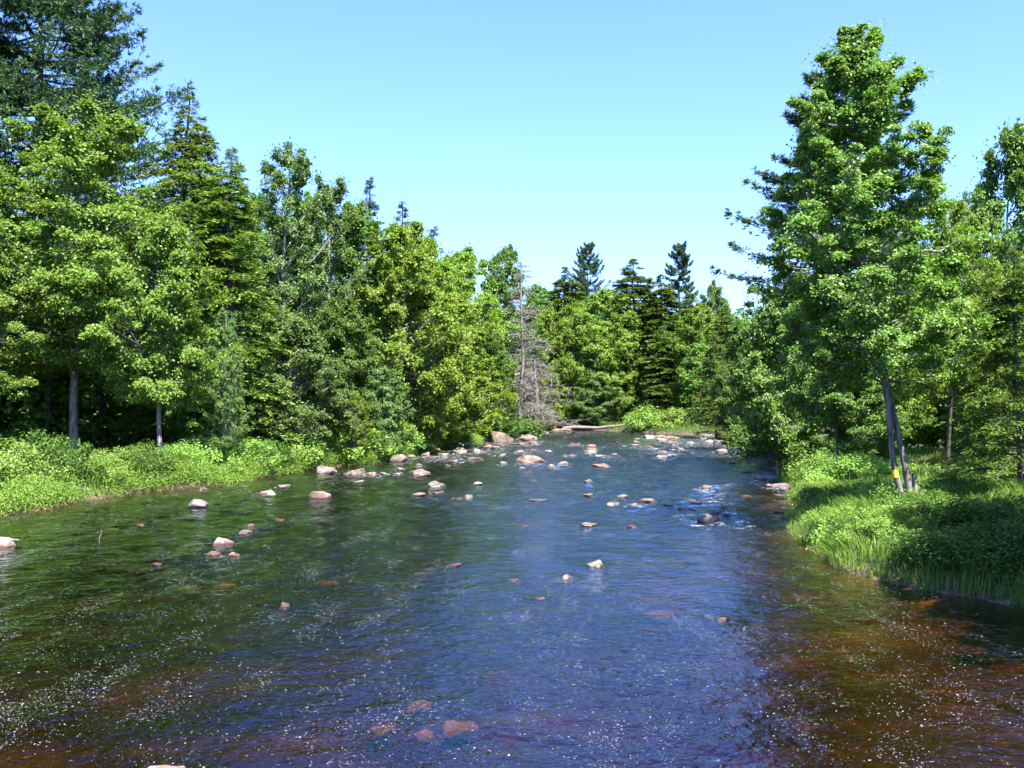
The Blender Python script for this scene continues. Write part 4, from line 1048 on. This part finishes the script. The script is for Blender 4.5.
r = RNG(300)
def left_ok(x_, y_):
    d = bank_d(x_, y_); return (d > -.05) & (d < 6.5 + 1.5 * sines(x_, y_, 41, 4, .1, .5)) & (x_ < 8) & (y_ < 160) & (sines(x_, y_, 44, 6, .3, 1.5) + 1.4 * RNG(45).random(len(x_)) > -.35)
hx, hy = scatter(r, 26000, (-40, 6), (40, 150), left_ok)
ex, ey = scatter(r, 190000, (-40, 6), (36, 150), lambda a, b: (np.abs(bank_d(a, b) - .25) < .42) & (a < 6) & (b < 150) & (sines(a, b, 43, 5, .25, 1.2) > -.45))
hx = np.concatenate([hx, ex]); hy = np.concatenate([hy, ey])
o = link('ferns', herb_mesh('ferns', 301, hx, hy, lambda a, b: np.clip(.62 + bank_d(a, b) * .3, .5, .95) + .28 * sines(a, b, 42, 6, .3, 1.5), 38, .12, 'fern'))
tag(o, 'bright yellow green ferns and herbs covering the left bank between shrubs and forest', 'ferns', kind='stuff')

def blades(name, seed, x_, y_, h, wd, mk, lean):
    r = RNG(seed); n = len(x_); z_ = ground_z(x_, y_)
    hh = h * r.uniform(.5, 1.25, n) * np.clip(.85 + .42 * sines(x_, y_, 63, 6, .5, 2.5), .3, 1.7)
    a = r.random(n) * 6.283
    d = np.stack([np.cos(a), np.sin(a)], -1) * r.uniform(.1, .6, n)[:, None] + lean
    sd = np.stack([-np.sin(a), np.cos(a), np.zeros(n)], -1) * wd
    b0 = np.stack([x_, y_, z_ - .05], -1)
    b1 = b0 + np.concatenate([d * .35 * hh[:, None], (hh * .62)[:, None]], 1)
    b2 = b0 + np.concatenate([d * 1.0 * hh[:, None], (hh * .9)[:, None]], 1)
    V = np.stack([b0 - sd, b0 + sd, b1 + sd * .8, b1 - sd * .8, b2 + sd * .15, b2 - sd * .15], 1).reshape(-1, 3)
    i = np.arange(n)[:, None] * 6
    F = np.concatenate([i + np.array([[0, 1, 2, 3]]), i + np.array([[3, 2, 4, 5]])], 0)
    g = Geo(); q = np.clip(.55 * (.5 + .42 * sines(x_, y_, seed + 7, 6, .4, 2.2)) + .45 * r.random(n), 0, 1); g.add(V, F, np.concatenate([q, q]))
    return g.mesh(name, [M[mk]])
def right_ok(x_, y_):
    d = bank_d(x_, y_); return (d > -.2) & (d < 11) & (x_ > 4)
gx_, gy_ = scatter(r, 230000, (8, 32), (22, 70), right_ok)
o = link('grass', blades('grass', 302, gx_, gy_, .62, .013, 'grass', np.stack([-.12 + .3 * sines(gx_, gy_, 61, 5, .5, 2.5), -.08 + .3 * sines(gx_, gy_, 62, 5, .5, 2.5)], -1)))
tag(o, 'long green grass drooping over the edge of the right bank', 'grass', kind='stuff')
gx_, gy_ = scatter(r, 60000, (14, 45), (60, 165), lambda a, b: (bank_d(a, b) > .0) & (sdf(a, b) < 7) & (a > 10))
gx2, gy2 = scatter(r, 60000, (-40, 6), (38, 160), lambda a, b: (bank_d(a, b) > .0) & (sdf(a, b) < 2.2) & (a < 4))
o = link('grass', blades('far_grass', 303, np.concatenate([gx_, gx2]), np.concatenate([gy_, gy2]), .8, .03, 'grass', np.array([-.05, -.1])))
tag(o, 'grass fringe along the foot of the banks further off', 'grass', kind='stuff')

hx, hy = scatter(r, 15000, (8, 30), (23, 62), lambda a, b: (bank_d(a, b) > -.1) & (sdf(a, b) < 9) & (a > 4) & (sines(a, b, 66, 6, .35, 1.4) > .15))
o = link('herbs', herb_mesh('herbs', 304, hx, hy, lambda a, b: .45 + .22 * sines(a, b, 67, 6, .5, 1.8), 18, .11, 'shrub', .16))
tag(o, 'leafy herbs growing through the grass of the right bank', 'herbs', kind='stuff')

# deep woodland behind the trees one can tell apart
def low_tree(r, H, R, n=3400, leaf=.44):
    nc = 90; t = r.random(nc); az = r.random(nc) * 6.283
    rr = R * np.sin(np.pi * np.clip(.12 + .86 * t, 0, 1)) ** .6 * np.sqrt(r.uniform(.15, 1, nc))
    C = np.stack([rr * np.cos(az), rr * np.sin(az), H * (.04 + .96 * t)], -1)
    g = Geo(); clump_leaves(r, g, C, np.full(nc, 1.4) * (1 - .4 * t), C * np.array([0, 0, 1]), n // nc, leaf, .5)
    return g.V[0], g.F[0], g.R[0]
rw = RNG(500)
vars_ = [low_tree(rw, 18, 4.5) for _ in range(5)]
gw = Geo(); gtk = Geo(); placed = []
def wood(n, xr, yr, ok, hr):
    c = 0
    for _ in range(n * 30):
        if c >= n: break
        x_, y_ = rw.uniform(*xr), rw.uniform(*yr)
        if not ok(x_, y_) or any((x_ - a) ** 2 + (y_ - b) ** 2 < 12 for a, b in placed): continue
        placed.append((x_, y_)); c += 1
        V, F, R_ = vars_[rw.integers(5)]
        h_ = rw.uniform(*hr); a = rw.random() * 6.28
        ca, sa = math.cos(a), math.sin(a)
        s = np.array([h_ / 18 * 1.05, h_ / 18 * 1.05, h_ / 18])
        V2 = V * s; V2 = np.stack([V2[:, 0] * ca - V2[:, 1] * sa + x_, V2[:, 0] * sa + V2[:, 1] * ca + y_, V2[:, 2] + 1.1], -1)
        gw.add(V2, F, R_)
        L = np.array([[x_, y_, .8], [x_ + .1, y_, h_ * .5], [x_, y_, h_ * .9]])
        gw.add(*tubes(L[None], np.array([[.22, .15, .04]]), 6), mat=1)
sd1 = lambda a, b: float(sdf(a, b)[0])
wood(135, (-80, -10), (40, 200), lambda a, b: 13 < sd1(a, b) < 48 and a / b > -.75, (14, 19))
wood(75, (-30, 60), (192, 240), lambda a, b: sd1(a, b) > 8, (20, 25))
wood(95, (18, 80), (30, 190), lambda a, b: 12 < sd1(a, b) < 48 and a / b < .75, (12, 16))
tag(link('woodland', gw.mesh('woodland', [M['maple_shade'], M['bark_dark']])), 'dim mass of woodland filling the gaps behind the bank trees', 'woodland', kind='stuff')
